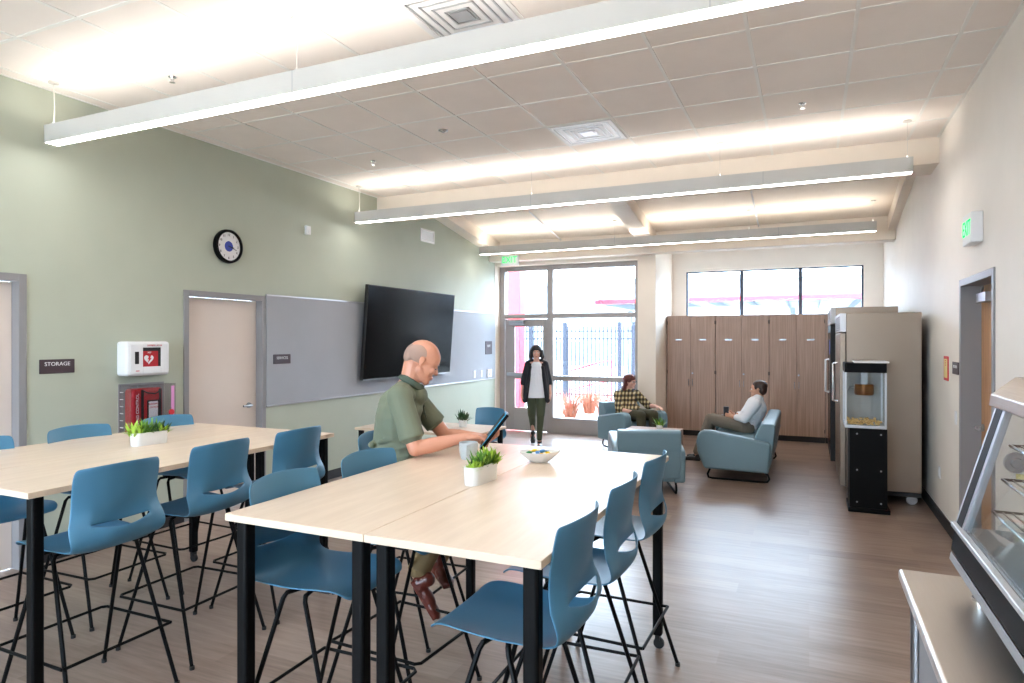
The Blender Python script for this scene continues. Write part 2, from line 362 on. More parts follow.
# steel-framed doors
def wall_door(name, y0, y1, zt, face, sgn, leafm, depth, handle_y, closer=False):
    # face = x of the wall face, sgn = direction into the room
    f = MB(); w_ = .055
    fx0, fx1 = sorted((face+sgn*.012, face-sgn*(depth+.03)))
    f.box(fx0, fx1, y0, y0+w_, 0, zt); f.box(fx0, fx1, y1-w_, y1, 0, zt); f.box(fx0, fx1, y0+w_, y1-w_, zt-w_, zt)
    root = build(name, f, 'steel_frame', bevel=.003); root['kind'] = 'structure'
    l0, l1 = sorted((face-sgn*depth, face-sgn*(depth+.045)))
    lf = build('door_leaf', bx(l0, l1, y0+w_+.003, y1-w_-.003, .008, zt-w_-.003), leafm, root)
    h = MB(); hx = face-sgn*depth; d = -1 if handle_y > (y0+y1)/2 else 1
    h.lathe([(.0, 0), (.03, 0), (.03, sgn*.01), (.0, sgn*.01)], (hx, handle_y, 1.02), 16, 'x')
    h.tube([(hx, handle_y, 1.02), (hx+sgn*.05, handle_y, 1.02), (hx+sgn*.055, handle_y+d*.03, 1.02), (hx+sgn*.055, handle_y+d*.12, 1.02)], .011)
    build('door_handle', h, 'satin', lf)
    if closer:
        c = MB().box(*sorted((hx, hx+sgn*.06)), y1-w_-.42, y1-w_-.12, zt-w_-.14, zt-w_-.07)
        c.tube([(hx+sgn*.04, y1-w_-.2, zt-w_-.07), (hx+sgn*.05, y1-.35, zt-w_-.03)], .01)
        build('door_closer', c, 'satin', root)
    return root
wall_door('door_1', *D1, LX, 1, 'doorleaf', .075, 2.05)
wall_door('door_2', *D2, LX, 1, 'doorleaf', .075, 5.19)
wall_door('door_3', *D3, RX, -1, 'wooddoor', .13, 6.27, closer=True)
# storefront glazing
FY0, FY1 = 11.24, 11.36
f = MB()
f.box(-5.362, -5.262, FY0, FY1, 0, 3.09); f.box(-4.40, -4.285, FY0, FY1, 0, 3.09); f.box(-2.76, -2.667, FY0, FY1, 0, 3.09)
f.box(-5.262, -4.40, FY0, FY1, 3.005, 3.09); f.box(-4.285, -2.76, FY0, FY1, 3.005, 3.09)
f.box(-5.262, -4.40, FY0, FY1, 2.11, 2.195); f.box(-4.285, -2.76, FY0, FY1, 2.11, 2.195)
f.box(-4.285, -2.76, FY0, FY1, .965, 1.055); f.box(-4.285, -2.76, FY0, FY1, 0, .285)
win = struct('window_1', f, 'frame_bronze', bevel=.004)
p = MB()
for a in ((-5.262, -4.40, 2.195, 3.005), (-4.285, -2.76, 2.195, 3.005), (-4.285, -2.76, 1.055, 2.11), (-4.285, -2.76, .285, .965)): p.box(a[0], a[1], 11.297, 11.303, a[2], a[3])
build('window_pane', p, 'glasspane', win)
l = MB(); dy0, dy1 = 11.255, 11.30
l.box(-5.25, -5.06, dy0, dy1, .015, 2.10); l.box(-4.49, -4.41, dy0, dy1, .015, 2.10); l.box(-5.06, -4.49, dy0, dy1, .015, .44); l.box(-5.06, -4.49, dy0, dy1, 1.96, 2.10); l.box(-5.06, -4.49, dy0, dy1, .98, 1.06)
d4 = struct('door_4', l, 'frame_bronze', bevel=.004)
build('door_pane', MB().box(-5.06, -4.49, 11.275, 11.28, .44, .98).box(-5.06, -4.49, 11.275, 11.28, 1.06, 1.96), 'glasspane', d4)
build('push_bar', bx(-5.2, -4.46, 11.19, 11.235, 1.03, 1.10).box(-5.18, -5.12, 11.235, 11.256, 1.03, 1.10).box(-4.54, -4.48, 11.235, 11.256, 1.03, 1.10), 'satin', d4, bevel=.006)
build('door_closer', bx(-5.14, -4.84, 11.17, 11.25, 1.99, 2.07), 'satin', d4, bevel=.006)
# clerestory
f = MB(); a, b_, c, d = CW
f.box(a, a+.03, YB+.03, YB+.11, c, d); f.box(b_-.03, b_, YB+.03, YB+.11, c, d); f.box(a, b_, YB+.03, YB+.11, c, c+.03); f.box(a, b_, YB+.03, YB+.11, d-.02, d)
for x in (-1.12, -.14): f.box(x-.03, x+.03, YB+.03, YB+.11, c, d)
w2 = struct('window_2', f, 'darkframe')
build('window_pane', bx(a+.03, b_-.03, YB+.067, YB+.073, c+.03, d-.02), 'glasspane', w2)
struct('trim_1', bx(CW[0]-.03, CW[1]+.03, YB-.02, YB, CW[3], CW[3]+.05), 'white', bevel=.004)
# grey tackboard band with its aluminium edges
bd = struct('trim_2', bx(LX, LX+.018, 5.352, YS-.03, 1.005, 2.2), 'board')
build('edge_trim', MB().box(LX, LX+.022, 5.352, YS-.03, .99, 1.008).box(LX, LX+.022, 5.352, YS-.03, 2.197, 2.212), 'alu', bd)

# ------------------------------------------------------------------ outside
struct('ground', bx(-60, 60, YB+.15, 80, -.12, -.02), 'concrete')
struct('ground_entrance', bx(-12, -2.56, YS+.35, YB+.15, -.12, -.02), 'concrete')
o = tag(build('canopy_column', MB().box(-5.97, -5.68, 12.9, 13.2, -.02, 3.7).box(-6.02, -5.63, 12.85, 13.25, -.02, .12), 'redsteel', bevel=.01), 'red square column outside, seen through the entrance glass', 'column')
cn = thing('entrance_canopy', 'red steel canopy with a pale ribbed roof beyond the fence', 'canopy', (0, 20, 0))
build('fascia', MB().box(-6.2, 9, 0, .12, 2.84, 2.97).box(-6.2, -6.08, .12, 9, 2.84, 2.97), 'redsteel', cn)
r = MB().box(-6.1, 9, .1, 9, 2.98, 3.04)
build('roof', r, 'canopy', cn)
r = MB()
for i in range(14): r.box(-6+i*1.05, -5.88+i*1.05, .1, 9, 2.8, 2.98)
build('joist', r, 'canopy', cn)
for x in (-6.1, -.5, 6): build('post', bx(x-.08, x+.08, 4, 4.16, -.02, 2.8), 'canopy', cn)
cn2 = thing('solar_canopy', 'large pale shade canopy high up behind the fence', 'canopy', (-13, 17, 0), .5)
build('roof', MB().prism([(-4, 4.3), (6, 5.6), (6, 5.75), (-4, 4.45)], -7, 12, 'y'), 'canopy', cn2)
r = MB()
for i in range(9): r.prism([(-4, 4.1), (6, 5.4), (6, 5.6), (-4, 4.3)], -6.5+i*2.2, -6.38+i*2.2, 'y')
build('beam', r, 'canopy', cn2)
for x, y in ((0, -6), (0, 3), (0, 11)): build('post', bx(x-.12, x+.12, y-.12, y+.12, -.02, 4.8), 'canopy', cn2)
# picket fence
fy = 17.5
fe = thing('picket_fence', 'blue-grey metal picket fence across the patio', 'fence', (0, fy, 0))
pk = MB(); x = -13.0
while x < 3: pk.box(x-.017, x+.017, -.01, .01, .08, 2.1); x += .115
build('picket_panel', pk, 'fence', fe)
build('rail', MB().box(-13, 3, -.02, .02, 1.93, 1.97).box(-13, 3, -.02, .02, 1.72, 1.76).box(-13, 3, -.02, .02, .16, .2), 'fence', fe)
for x in (-12.5, -9.9, -7.35, -6.3, -4.72, -4.3, -2.0, .5, 2.8): build('post', bx(x-.055, x+.055, -.05, .05, -.02, 2.2), 'fence', fe)
build('latch_box', bx(-6.9, -6.35, -.07, -.02, .98, 1.12), 'wplastic', fe)
# red handrail
hr = MB(); y = 15.2
pts = [(-5.35, y, .95), (-4.55, y, 1.18), (-4.3, y, 1.22), (-4.3, y, -.02)]
hr.tube(pts, .022).tube([(-4.85, y, 1.08), (-4.85, y, -.02)], .02).tube([(-5.35, y, .95), (-5.35, y, -.02)], .02).tube([(-5.35, y, .5), (-4.3, y, .74)], .016)
tag(build('handrail', hr, 'redsteel'), 'red tubular handrail in front of the picket fence', 'handrail')
# dry ornamental grass
def tuft(x, y, h, n, m, label):
    b = MB()
    for i in range(n):
        a = random.uniform(0, 2*PI); l = random.uniform(.2, 1)*h*.7; r0 = random.uniform(0, .12)
        px, py = r0*math.cos(a), r0*math.sin(a); hh = h*random.uniform(.6, 1.)
        b.tube([(px, py, 0), (px+l*.35*math.cos(a), py+l*.35*math.sin(a), hh*.7), (px+l*math.cos(a), py+l*math.sin(a), hh)], [.006, .005, .001], 3)
    o = build('ornamental_grass', b, m, loc=(x, y, -.02)); return tag(o, label, 'grass', 'dry grasses on the patio')
for i, (x, y) in enumerate(((-4.78, 13.6), (-4.1, 13.9), (-5.75, 14.6), (-4.7, 14.75))):
    tuft(x, y, .62, 150, 'dry', ['dry pinkish grass tuft nearest the entrance glass', 'dry grass tuft beside the nearest one, to its right', 'dry grass tuft furthest left on the patio', 'dry grass tuft standing behind the others'][i])
def tree(x, y, h, r, label):
    t = thing('tree', label, 'tree', (x, y, -.02), group='trees beyond the fence')
    b = MB().tube([(0, 0, 0), (.1, 0, h*.4), (0, .1, h*.7)], [.14, .1, .05]); build('trunk', b, 'bark', t)
    b = MB()
    for i in range(900):
        d = Vector((random.gauss(0, 1), random.gauss(0, 1), random.gauss(0, .8))).normalized()*r*random.uniform(.45, 1); c = V(0, 0, h*.8)+d
        a = Vector((random.gauss(0, 1), random.gauss(0, 1), random.gauss(0, 1))).normalized(); e = a.orthogonal().normalized()
        q = .16; b.add([c-a*q, c+e*q*.5, c+a*q, c-e*q*.5], [(0, 1, 2, 3)])
    build('foliage', b, 'foliage', t)

t = thing('backdrop_building', 'long grey building added far beyond the fence to dim the bright low sky', 'building', (-10, 42, -.02))  # grey block added to cover the glaring sky behind the pickets
build('wall', bx(-32, 34, 0, 12, 0, 5.4), 'canopy', t); build('roof_edge', bx(-32.2, 34.2, -.2, 12.2, 5.4, 5.7), 'canopy', t)
for i in range(9): build('window', bx(-28+i*7, -25+i*7, -.03, .0, 1.6, 3.2), 'alu', t)

# ------------------------------------------------------------------ linear pendant lamps
def linear_lamp(y, x0, x1, label):
    t = thing('linear_pendant_lamp', label, 'lamp', (0, y, 3.19), group='suspended linear ceiling lamps')
    h = MB(); w = .05
    h.box(x0, x1, -w, -w+.006, 0, .132).box(x0, x1, w-.006, w, 0, .132).box(x0, x0+.006, -w, w, 0, .132).box(x1-.006, x1, -w, w, 0, .132).box(x0+.006, x1-.006, -w+.006, w-.006, .05, .09)
    build('housing', h, 'lamp_body', t)
    build('diffuser', bx(x0+.008, x1-.008, -w+.006, w-.006, -.002, .012), 'lamp_down', t)
    build('uplight_strip', bx(x0+.01, x1-.01, -w+.012, w-.012, .10, .12), 'lamp_up', t)
    for xx in (x0+2.4, x0+4.8): build('housing_joint', bx(xx-.002, xx+.002, -w-.0006, -w, .002, .132), 'satin', t)
    for k, xx in enumerate((x0+.03, x0+2.39, x0+4.4, x1-.04)):
        cz = (CZ if y < YH else slope(y)+.2)-3.19
        c = MB().tube([(xx, 0, .1), (xx+(.012 if k == 0 else 0), 0, cz*.6), (xx, 0, cz-.01)], .0035 if k == 0 else .0016, 6)
        c.lathe([(.035, cz-.012), (.035, cz)], (xx, 0, 0), 14).lathe([(.008, .125), (.008, .16)], (xx, 0, 0), 8)
        build('suspension_cable', c, 'lamp_body', t)
    return t
linear_lamp(3.05, -5.2, .83, 'long white linear lamp hanging nearest, over the front table')
linear_lamp(6.71, -5.2, .83, 'white linear lamp hanging in front of the header beam')
linear_lamp(10.12, -5.2, .83, 'white linear lamp under the sloped ceiling near the entrance')
linear_lamp(-.6, -5.2, .83, 'white linear lamp added out of view behind the camera to brighten the room')  # extra lamp out of view, added for more light in the room

# ------------------------------------------------------------------ things on the ceiling
def diffuser_panel(cx, cy, label):
    t = thing('ceiling_air_diffuser', label, 'air vent', (cx, cy, CZ-.006))
    f = MB(); h = .295
    f.box(-h, h, -h, -h+.04, -.012, 0).box(-h, h, h-.04, h, -.012, 0).box(-h, -h+.04, -h+.04, h-.04, -.012, 0).box(h-.04, h, -h+.04, h-.04, -.012, 0)
    build('frame', f, 'wplastic', t, bevel=.004)
    p = MB()
    for i in range(4):
        a = h-.05-i*.055; z = -.003-i*.001
        for (x0, x1, y0, y1) in ((-a, a, -a, -a+.012), (-a, a, a-.012, a), (-a, -a+.012, -a, a), (a-.012, a, -a, a)): p.box(x0, x1, y0, y1, z-.005, z)
    p.box(-.06, .06, -.06, .06, -.012, -.004); build('louver', p, 'alu', t)
    build('backing', bx(-h+.04, h-.04, -h+.04, h-.04, -.004, -.002), 'wplastic', t)
diffuser_panel(gx0-2.5*P, gy0+2.5*P, 'white square air diffuser in the tiles between the two front lamps')
diffuser_panel(gx0-2.5*P, gy0-1.5*P, 'square air diffuser in the ceiling behind the nearest lamp')
for (x, y, lb, big) in ((-4.27, 3.35, 'small sprinkler head beyond the left end of the nearest lamp', 0), (-4.3, 5.83, 'small sprinkler head near the green wall side', 0), (-.05, 5.86, 'small sprinkler head on the right half of the ceiling', 0), (-3.08, 5.24, 'round recessed sprinkler plate, larger than the sprinkler heads', 1)):
    b = MB().lathe([(0, 0), (.03+.018*big, 0), (.026+.018*big, -.006), (.012, -.008), (.012, -.02)], (0, 0, 0), 16)
    if not big: b.lathe([(.006, -.02), (.006, -.036), (.02, -.038), (.02, -.041), (0, -.041)], (0, 0, 0), 12); b.box(-.016, -.012, -.003, .003, -.036, -.006).box(.012, .016, -.003, .003, -.036, -.006)
    else: b.lathe([(0, -.02), (.03, -.012), (.034, -.006)], (0, 0, 0), 14)
    tag(build('ceiling_sprinkler', b, 'chrome', loc=(x, y, CZ-.002)), lb, 'sprinkler')

# ------------------------------------------------------------------ things on the left wall
def plate(name, y0, y1, z0, z1, m, dx=.008, face=LX, sgn=1, bevel=.004, parent=None):
    a, b = sorted((0, sgn*dx)); o = build(name, bx(a, b, -(y1-y0)/2, (y1-y0)/2, -(z1-z0)/2, (z1-z0)/2), m, parent, bevel=bevel); o.location = (face, (y0+y1)/2, (z0+z1)/2); return o
o = tag(plate('wall_sign', 3.06, 3.325, 1.455, 1.565, 'signbrown'), 'dark STORAGE sign on the green wall by the first door', 'sign')
text('STORAGE', .042, 'wplastic', o, (.0085, 0, .018), '+x', sx=1.05)
o = tag(plate('wall_sign', 5.445, 5.705, 1.45, 1.555, 'signbrown', face=LX+.018), 'dark room sign on the grey board right of the second door', 'sign')
text('SERVICES', .042, 'wplastic', o, (.0085, 0, .012), '+x')
o = tag(plate('wall_sign', 10.60, 10.87, 1.45, 1.69, 'signbrown', face=LX+.018), 'square sign at the entrance end of the grey board', 'sign')
text('EXIT', .06, 'wplastic', o, (.0085, 0, .03), '+x')
for i, (a, b_, lb) in enumerate(((10.14, 10.22, 'left white switch plate under the square sign'), (10.41, 10.48, 'middle white switch plate, narrower, under the square sign'))):
    o = tag(plate('switch_plate', a, b_, 1.045, 1.17, 'wplastic', face=LX+.018), lb, 'switch')
    build('rocker', bx(.008, .012, -.014, .014, -.03, .03), 'wplastic', o)
o = tag(build('round_push_button', MB().box(0, .02, -.09, .09, -.075, .075).lathe([(.0, .034), (.035, .032), (.04, .02)], (0, 0, 0), 20, 'x'), 'wplastic', loc=(LX+.018, 10.76, 1.10), bevel=.01), 'white box with a round button beside the entrance', 'button')
o = tag(build('motion_sensor', MB().box(0, .035, -.035, .035, -.05, .05).ell((.035, 0, -.01), (.012, .02, .025)), 'wplastic', loc=(LX, 5.99, 3.0), bevel=.012), 'small white sensor high on the green wall', 'sensor')
t = thing('wall_air_vent', 'white wall vent high on the green wall above the television', 'air vent', (LX, 8.65, 3.315))
build('frame', MB().box(0, .015, -.2, .2, -.1, -.07).box(0, .015, -.2, .2, .07, .1).box(0, .015, -.2, -.17, -.07, .07).box(0, .015, .17, .2, -.07, .07), 'wplastic', t, bevel=.003)
b = bx(0, .004, -.17, .17, -.07, .07)
for i in range(9): b.box(.004, .012, -.17, .17, -.066+i*.015, -.06+i*.015)
build('louver', b, 'alu', t)
# clock
t = thing('wall_clock', 'round wall clock with a thick black rim and white dial', 'clock', (LX, 4.83, 2.66))
build('rim', MB().lathe([(0, 0), (.165, 0), (.172, .02), (.168, .05), (.152, .062), (.143, .05), (.143, .03), (0, .03)], (0, 0, 0), 48, 'x'), 'black', t)
build('dial', MB().lathe([(0, .031), (.143, .031), (.143, .034), (0, .034)], (0, 0, 0), 40, 'x'), 'wplastic', t)
for i in range(1, 13):
    a = PI/2-i*PI/6; text(str(i), .034, 'blackm', t, (.035, .115*math.cos(a), .115*math.sin(a)), '+x', name='numeral')
b = MB().lathe([(.04, .035), (.052, .035), (.052, .0365), (.04, .0365), (.04, .035)], (0, 0, 0), 30, 'x', closed=False)
build('dial_emblem', b.lathe([(0, .0352), (.03, .0352), (.03, .0362), (0, .0362)], (0, .0, .024), 20, 'x'), 'bluep', t)
def hand(l, a, w_):
    R = Matrix.Rotation(a, 3, 'X'); return MB().obox(R @ V(0, 0, l/2-.01)+V(.039, 0, 0), (.002, w_, l), R)
build('hour_hand', hand(.075, -1.75, .008), 'blackm', t); build('minute_hand', hand(.11, -1.9, .005), 'blackm', t)
# television
t = thing('television', 'large black wall television tilted down over the grey board', 'television', (LX+.018, 8.03, 1.81))
R = Matrix.Rotation(.075, 3, 'Y'); c = V(.115, 0, 0)
b = MB(); b.obox(c, (.05, 2.26, 1.25), R); build('housing', b, 'bezel', t, bevel=.006)
b = MB(); b.obox(c+R @ V(.0262, 0, .006), (.002, 2.235, 1.215), R); build('screen', b, 'screen', t)
b = MB(); b.obox(c+R @ V(.027, 0, -.618), (.004, 2.25, .012), R); build('lower_bezel', b, 'satin', t)
build('wall_bracket', MB().box(0, .012, -.35, .35, -.25, .25).box(.01, .08, -.3, -.26, -.2, .2).box(.01, .11, .26, .3, -.2, .2), 'blackm', t)
# defibrillator cabinet
t = thing('defibrillator_cabinet', 'white defibrillator wall cabinet with a red case in its window', 'defibrillator', (LX, 3.875, 1.555))
hw, hh, dp = .205, .148, .14
b = MB().box(0, dp, -hw, hw, -hh, hh); build('body', b, 'wplastic', t, bevel=.025, seg=4)
build('door_frame', MB().box(dp, dp+.006, -hw+.03, -.06, -hh+.02, hh-.02).box(dp, dp+.006, .11, hw-.03, -hh+.02, hh-.02).box(dp, dp+.006, -.06, .11, .095, hh-.02).box(dp, dp+.006, -.06, .11, -hh+.02, -.07), 'wplastic', t, bevel=.003)
build('case', bx(dp, dp+.002, -.06, .11, -.07, .095), 'red', t)
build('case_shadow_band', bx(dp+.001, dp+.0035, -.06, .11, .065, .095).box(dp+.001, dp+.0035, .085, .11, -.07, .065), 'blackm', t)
build('handle_recess', bx(dp+.004, dp+.0075, -.135, -.098, -.045, .06), 'blackm', t, bevel=.001)
def heart(mb, cx, cy, cz, s, x):
    pts = []
    for i in range(28):
        a = 2*PI*i/28; pts.append((cy+s*16*math.sin(a)**3/16, cz+s*(13*math.cos(a)-5*math.cos(2*a)-2*math.cos(3*a)-math.cos(4*a))/16))
    mb.prism(pts, x, x+.0012, 'x')
b = MB(); heart(b, 0, -.005, -.005, .045, dp+.0036); build('heart_emblem', b, 'wplastic', t)
b = MB().prism([(0, .025), (.018, .03), (.006, .002), (.022, .004), (-.018, -.04), (-.004, -.006), (-.018, -.008)], dp+.005, dp+.006, 'x'); build('heart_bolt', b, 'redp', t)
text('DEFIBRILLATOR', .02, 'redp', t, (dp+.0066, .05, .113), '+x'); text('AED', .018, 'redp', t, (dp+.0066, -.11, -.105), '+x'); text('AED', .018, 'wplastic', t, (dp+.0046, 0, .052), '+x')
# bleeding kit cabinet
t = thing('first_aid_cabinet', 'clear plastic cabinet under the defibrillator holding a red bag', 'cabinet', (LX, 3.915, 1.09))
hw, hh, dp = .215, .235, .15
build('back_plate', bx(0, .008, -hw-.01, hw-.01, -hh-.01, hh+.012), 'steel_frame', t)
b = MB().box(.008, dp, -hw, -hw+.004, -hh, hh).box(.008, dp, hw-.004, hw, -hh, hh).box(.008, dp, -hw, hw, hh-.004, hh).box(.008, dp, -hw, hw, -hh, -hh+.004).box(dp-.004, dp, -hw, hw, -hh, hh)
build('clear_cover', b, 'clear', t)
b = MB()
for i in range(7): b.box(.012, .05, -hw-.001, -hw+.001, -hh+.05+i*.06, -hh+.055+i*.06)
build('cover_ribs', b, 'wplastic', t)
build('tamper_strip', bx(dp, dp+.001, .17, .2, -hh+.02, hh-.02), 'pink', t)
build('latch', MB().lathe([(.0, .012), (.024, .012), (.026, 0)], (dp+.001, .168, -.02), 16, 'x'), 'redp', t)
t2 = thing('trauma_bag', 'red emergency bag with black straps inside the clear cabinet', 'bag', (LX+.012, 3.88, 1.09))
build('bag_body', bx(0, .11, -.15, .15, -.2, .205), 'red', t2, bevel=.03, seg=4)
for y in (-.055, .115):
    build('strap', MB().box(.107, .114, y-.012, y+.012, -.2, .195), 'blackm', t2)
build('carry_handle', MB().tube([(.112, -.05, .185), (.125, -.01, .165), (.128, .05, .155), (.125, .09, .17), (.112, .11, .19)], .006), 'blackm', t2)
build('card_pocket', bx(.108, .116, -.01, .1, -.14, .1), 'blackm', t2); build('instruction_card', bx(.116, .118, .002, .088, -.13, .088), 'wplastic', t2)
text('BLEEDING', .02, 'redp', t2, (.1185, .045, .065), '+x'); text('CONTROL', .02, 'redp', t2, (.1185, .045, .036), '+x')
text('BLEEDING CONTROL', .036, 'wplastic', t2, (.112, -.1, -.01), '+x', rot=PI/2)

# ------------------------------------------------------------------ right wall and entrance signs
t = thing('exit_sign', 'white box EXIT sign high on the right wall above the door', 'exit sign', (RX, 5.77, 2.53))
build('sign_box', bx(-.075, 0, -.14, .14, -.11, .11), 'wplastic', t, bevel=.006); text('EXIT', .16, 'green_l', t, (-.0765, 0, 0), '-x', sx=.8)
t = thing('exit_sign', 'white EXIT sign on the beam above the glass entrance', 'exit sign', (-4.93, YS-.26, 3.155))
build('sign_box', bx(-.17, .17, -.05, 0, -.1, .1), 'wplastic', t, bevel=.006); text('EXIT', .165, 'green_l', t, (0, -.051, 0), '-y', sx=.88)
o = tag(plate('fire_extinguisher_sign', 6.87, 7.12, 1.35, 1.57, 'redp', face=RX, sgn=-1), 'red framed notice on the right wall beside the fridge', 'sign')
o.scale.y = .8; build('card', bx(-.0095, -.008, -.09, .09, -.085, .085), 'yellow', o)
b = MB()
for i in range(3): b.box(-.0105, -.0095, -.02, .02, .03+i*.02-.006, .03+i*.02+.004)
build('card_marks', b, 'redp', o)
o = tag(plate('wall_sign', 6.46, 6.7, 1.425, 1.53, 'signbrown', face=RX, sgn=-1), 'dark room sign on the right wall beside the grey door frame', 'sign')
text('KITCHEN', .035, 'wplastic', o, (-.0085, 0, .012), '-x')
for (y, z, lb) in ((6.57, 1.06, 'white switch plate low beside the grey door frame'), (7.33, .46, 'white wall socket plate low on the right wall')):
    o = tag(plate('switch_plate', y-.035, y+.035, z-.057, z+.057, 'wplastic', face=RX, sgn=-1), lb, 'switch')
    build('rocker', bx(-.012, -.008, -.014, .014, -.03, .03), 'wplastic', o)

# ------------------------------------------------------------------ walnut tall cabinets
def tall_cabinet(x0, x1, label):
    t = thing('tall_cabinet', label, 'cabinet', ((x0+x1)/2, 11.95, 0), group='walnut cabinets below the high window')
    h = (x1-x0)/2
    build('body', bx(-h, h, .02, .59, .10, 2.145), 'walnut', t); build('plinth', bx(-h, h, .07, .59, 0, .1), 'base', t)
    for sg in (-1, 1):
        a, b_ = sorted((sg*.0025, sg*(h-.003)))
        d = build('door', bx(a, b_, 0, .019, .105, 2.14), 'walnut', t, bevel=.0015)
        build('label_holder', bx(sg*h*.5-.055, sg*h*.5+.055, -.004, 0, 1.705, 1.728), 'satin', d)
        build('handle', MB().tube([(sg*.035, 0, .9), (sg*.035, -.03, .905), (sg*.035, -.03, 1.0), (sg*.035, 0, 1.005)], .005), 'satin', d)
        for z in (.2, 1.14, 2.02):
            build('hinge', bx(*sorted((sg*(h-.012), sg*(h-.002))), -.006, 0, z-.03, z+.03), 'blackm', d)
        if sg == 1: build('lock', MB().lathe([(0, -.008), (.014, -.008), (.016, 0)], (-.0+.03, 0, 1.12), 14, 'y'), 'satin', d)
for x0, x1, lb in ((-2.345, -1.505, 'tall walnut double cabinet at the entrance end of the row'), (-1.5, -.625, 'tall walnut double cabinet in the middle of the row'), (-.62, .24, 'tall walnut double cabinet nearest the fridges')):
    tall_cabinet(x0, x1, lb)
t = thing('cabinet_filler', 'walnut filler panel between the cabinets and the fridges', 'cabinet panel', (.685, 11.95, 0))
build('panel', bx(-.44, .43, .005, .59, .1, 2.145), 'walnut', t); build('plinth', bx(-.44, .43, .07, .59, 0, .1), 'base', t)

# ------------------------------------------------------------------ refrigerators
def fridge(loc, wy, h, m_front, label, black=False):
    t = thing('refrigerator', label, 'refrigerator', loc)
    d = .75
    build('body', bx(.06, d, 0, wy, .14, h), 'steel', t, bevel=.006)
    b = MB().box(.0, .06, .0, wy, h-.2, h)
    tp = build('top_grille', b, 'wplastic' if black else 'alu', t, bevel=.004)
    b = MB()
    for i in range(7): b.box(-.004, 0, .05, wy-.05, h-.18+i*.023, h-.172+i*.023)
    build('grille_slats', b, 'blackm', tp)
    n = 2
    for i in range(n):
        a = .01+i*(wy-.02)/n; e = a+(wy-.02)/n-.006
        dr = build('door', bx(.0, .055, a, e, .16, h-.215), m_front, t, bevel=.004)
        hy = e-.05 if i == 0 else a+.05
        build('handle', MB().tube([(0, hy, 1.0), (-.045, hy, 1.01), (-.045, hy, 1.44), (0, hy, 1.45)], .012), 'wplastic' if black else 'chrome', dr)
        if black:
            g = build('door_glass', bx(-.003, 0, a+.06, e-.06, .3, h-.32), 'screen', dr)
    build('gasket', bx(.055, .06, .005, wy-.005, .15, h-.2), 'blackm', t)
    build('kick_plate', bx(.08, d, .02, wy-.02, .09, .14), 'blackm', t)
    for (x, y) in ((.12, .08), (d-.08, .08), (.12, wy-.08), (d-.08, wy-.08)):
        c = MB().lathe([(0, -.018), (.05, -.018), (.055, 0), (.05, .018), (0, .018)], (x, y, .055), 18, 'y').box(x-.02, x+.02, y-.028, y-.02, .05, .1).box(x-.02, x+.02, y+.02, y+.028, .05, .1).box(x-.03, x+.03, y-.03, y+.03, .085, .092)
        build('caster', c, 'satin', t)
    return t
fr = fridge((.30, 7.83, 0), 1.38, 2.0, 'steel', 'stainless steel two-door fridge behind the popcorn machine')
fr2 = fridge((.25, 9.32, 0), 1.35, 2.13, 'blackm', 'black-doored drinks fridge beyond the stainless one', black=True)
o = tag(build('round_sticker', MB().lathe([(0, -.003), (.1, -.003), (.1, 0), (0, 0)], (0, 0, 0), 24, 'x'), 'bluep', loc=(.246, 9.55, 1.62)), 'round blue sticker on the black drinks fridge', 'sticker')
# ------------------------------------------------------------------ popcorn machine on its pedestal
t = thing('popcorn_cart', 'black metal pedestal cabinet under the popcorn machine', 'pedestal', (.535, 7.57, 0))
build('cabinet', bx(-.165, .165, -.2, .2, .045, .835), 'black', t, bevel=.004)
build('plinth', bx(-.18, .19, -.225, .21, 0, .045), 'black', t, bevel=.006)
for x in (-.1, .11):
    for z in (.10, .42, .78):
        build('screw', MB().lathe([(0, -.003), (.008, -.003), (.009, 0)], (x, -.2, z), 10, 'y'), 'satin', t)
t = thing('popcorn_machine', 'glass popcorn machine with a steel kettle on the black pedestal', 'popcorn machine', (.51, 7.57, .835))
hw, dd = .185, .2
build('base_frame', MB().box(-hw, hw, -dd, dd, 0, .03), 'alu', t, bevel=.003)
for sx in (-1, 1):
    for sy in (-1, 1): build('corner_post', bx(sx*hw-.018*(sx > 0), sx*hw+.018*(sx < 0), sy*dd-.018*(sy > 0), sy*dd+.018*(sy < 0), .03, .555), 'alu', t)
build('top_housing', bx(-hw, hw, -dd, dd, .555, .65), 'black', t, bevel=.003); build('lid', bx(-.1, hw+.02, -dd-.01, dd, .651, .668), 'wplastic', t, bevel=.003)
g = MB().box(-hw+.018, hw-.018, -dd+.004, -dd+.008, .03, .555).box(-hw+.004, -hw+.008, -dd+.018, dd-.018, .03, .555).box(hw-.008, hw-.004, -dd+.018, dd-.018, .03, .555)
build('glass_panel', g, 'caseglass', t); build('back_panel', bx(-hw+.018, hw-.018, dd-.01, dd-.004, .03, .555), 'interior', t)
k = build('kettle', MB().lathe([(0, .32), (.08, .32), (.09, .335), (.09, .42), (.082, .43), (0, .43)], (.0, .0, 0), 24), 'copper', t)
build('kettle_arm', MB().box(-.03, .03, -.02, .02, .43, .555).tube([(-.09, 0, .39), (-.13, 0, .40), (-.15, -.03, .36)], .007), 'satin', t)
b = MB()
for i in range(130):
    b.ell((random.uniform(-.15, .15), random.uniform(-.16, .17), .035+random.uniform(0, .05)*random.random()), random.uniform(.008, .014), n=6, m=4)
tag(build('popcorn', b, 'popcorn', loc=(.51, 7.57, .835)), 'popped corn lying at the bottom of the popcorn machine', 'popcorn', kind='stuff')

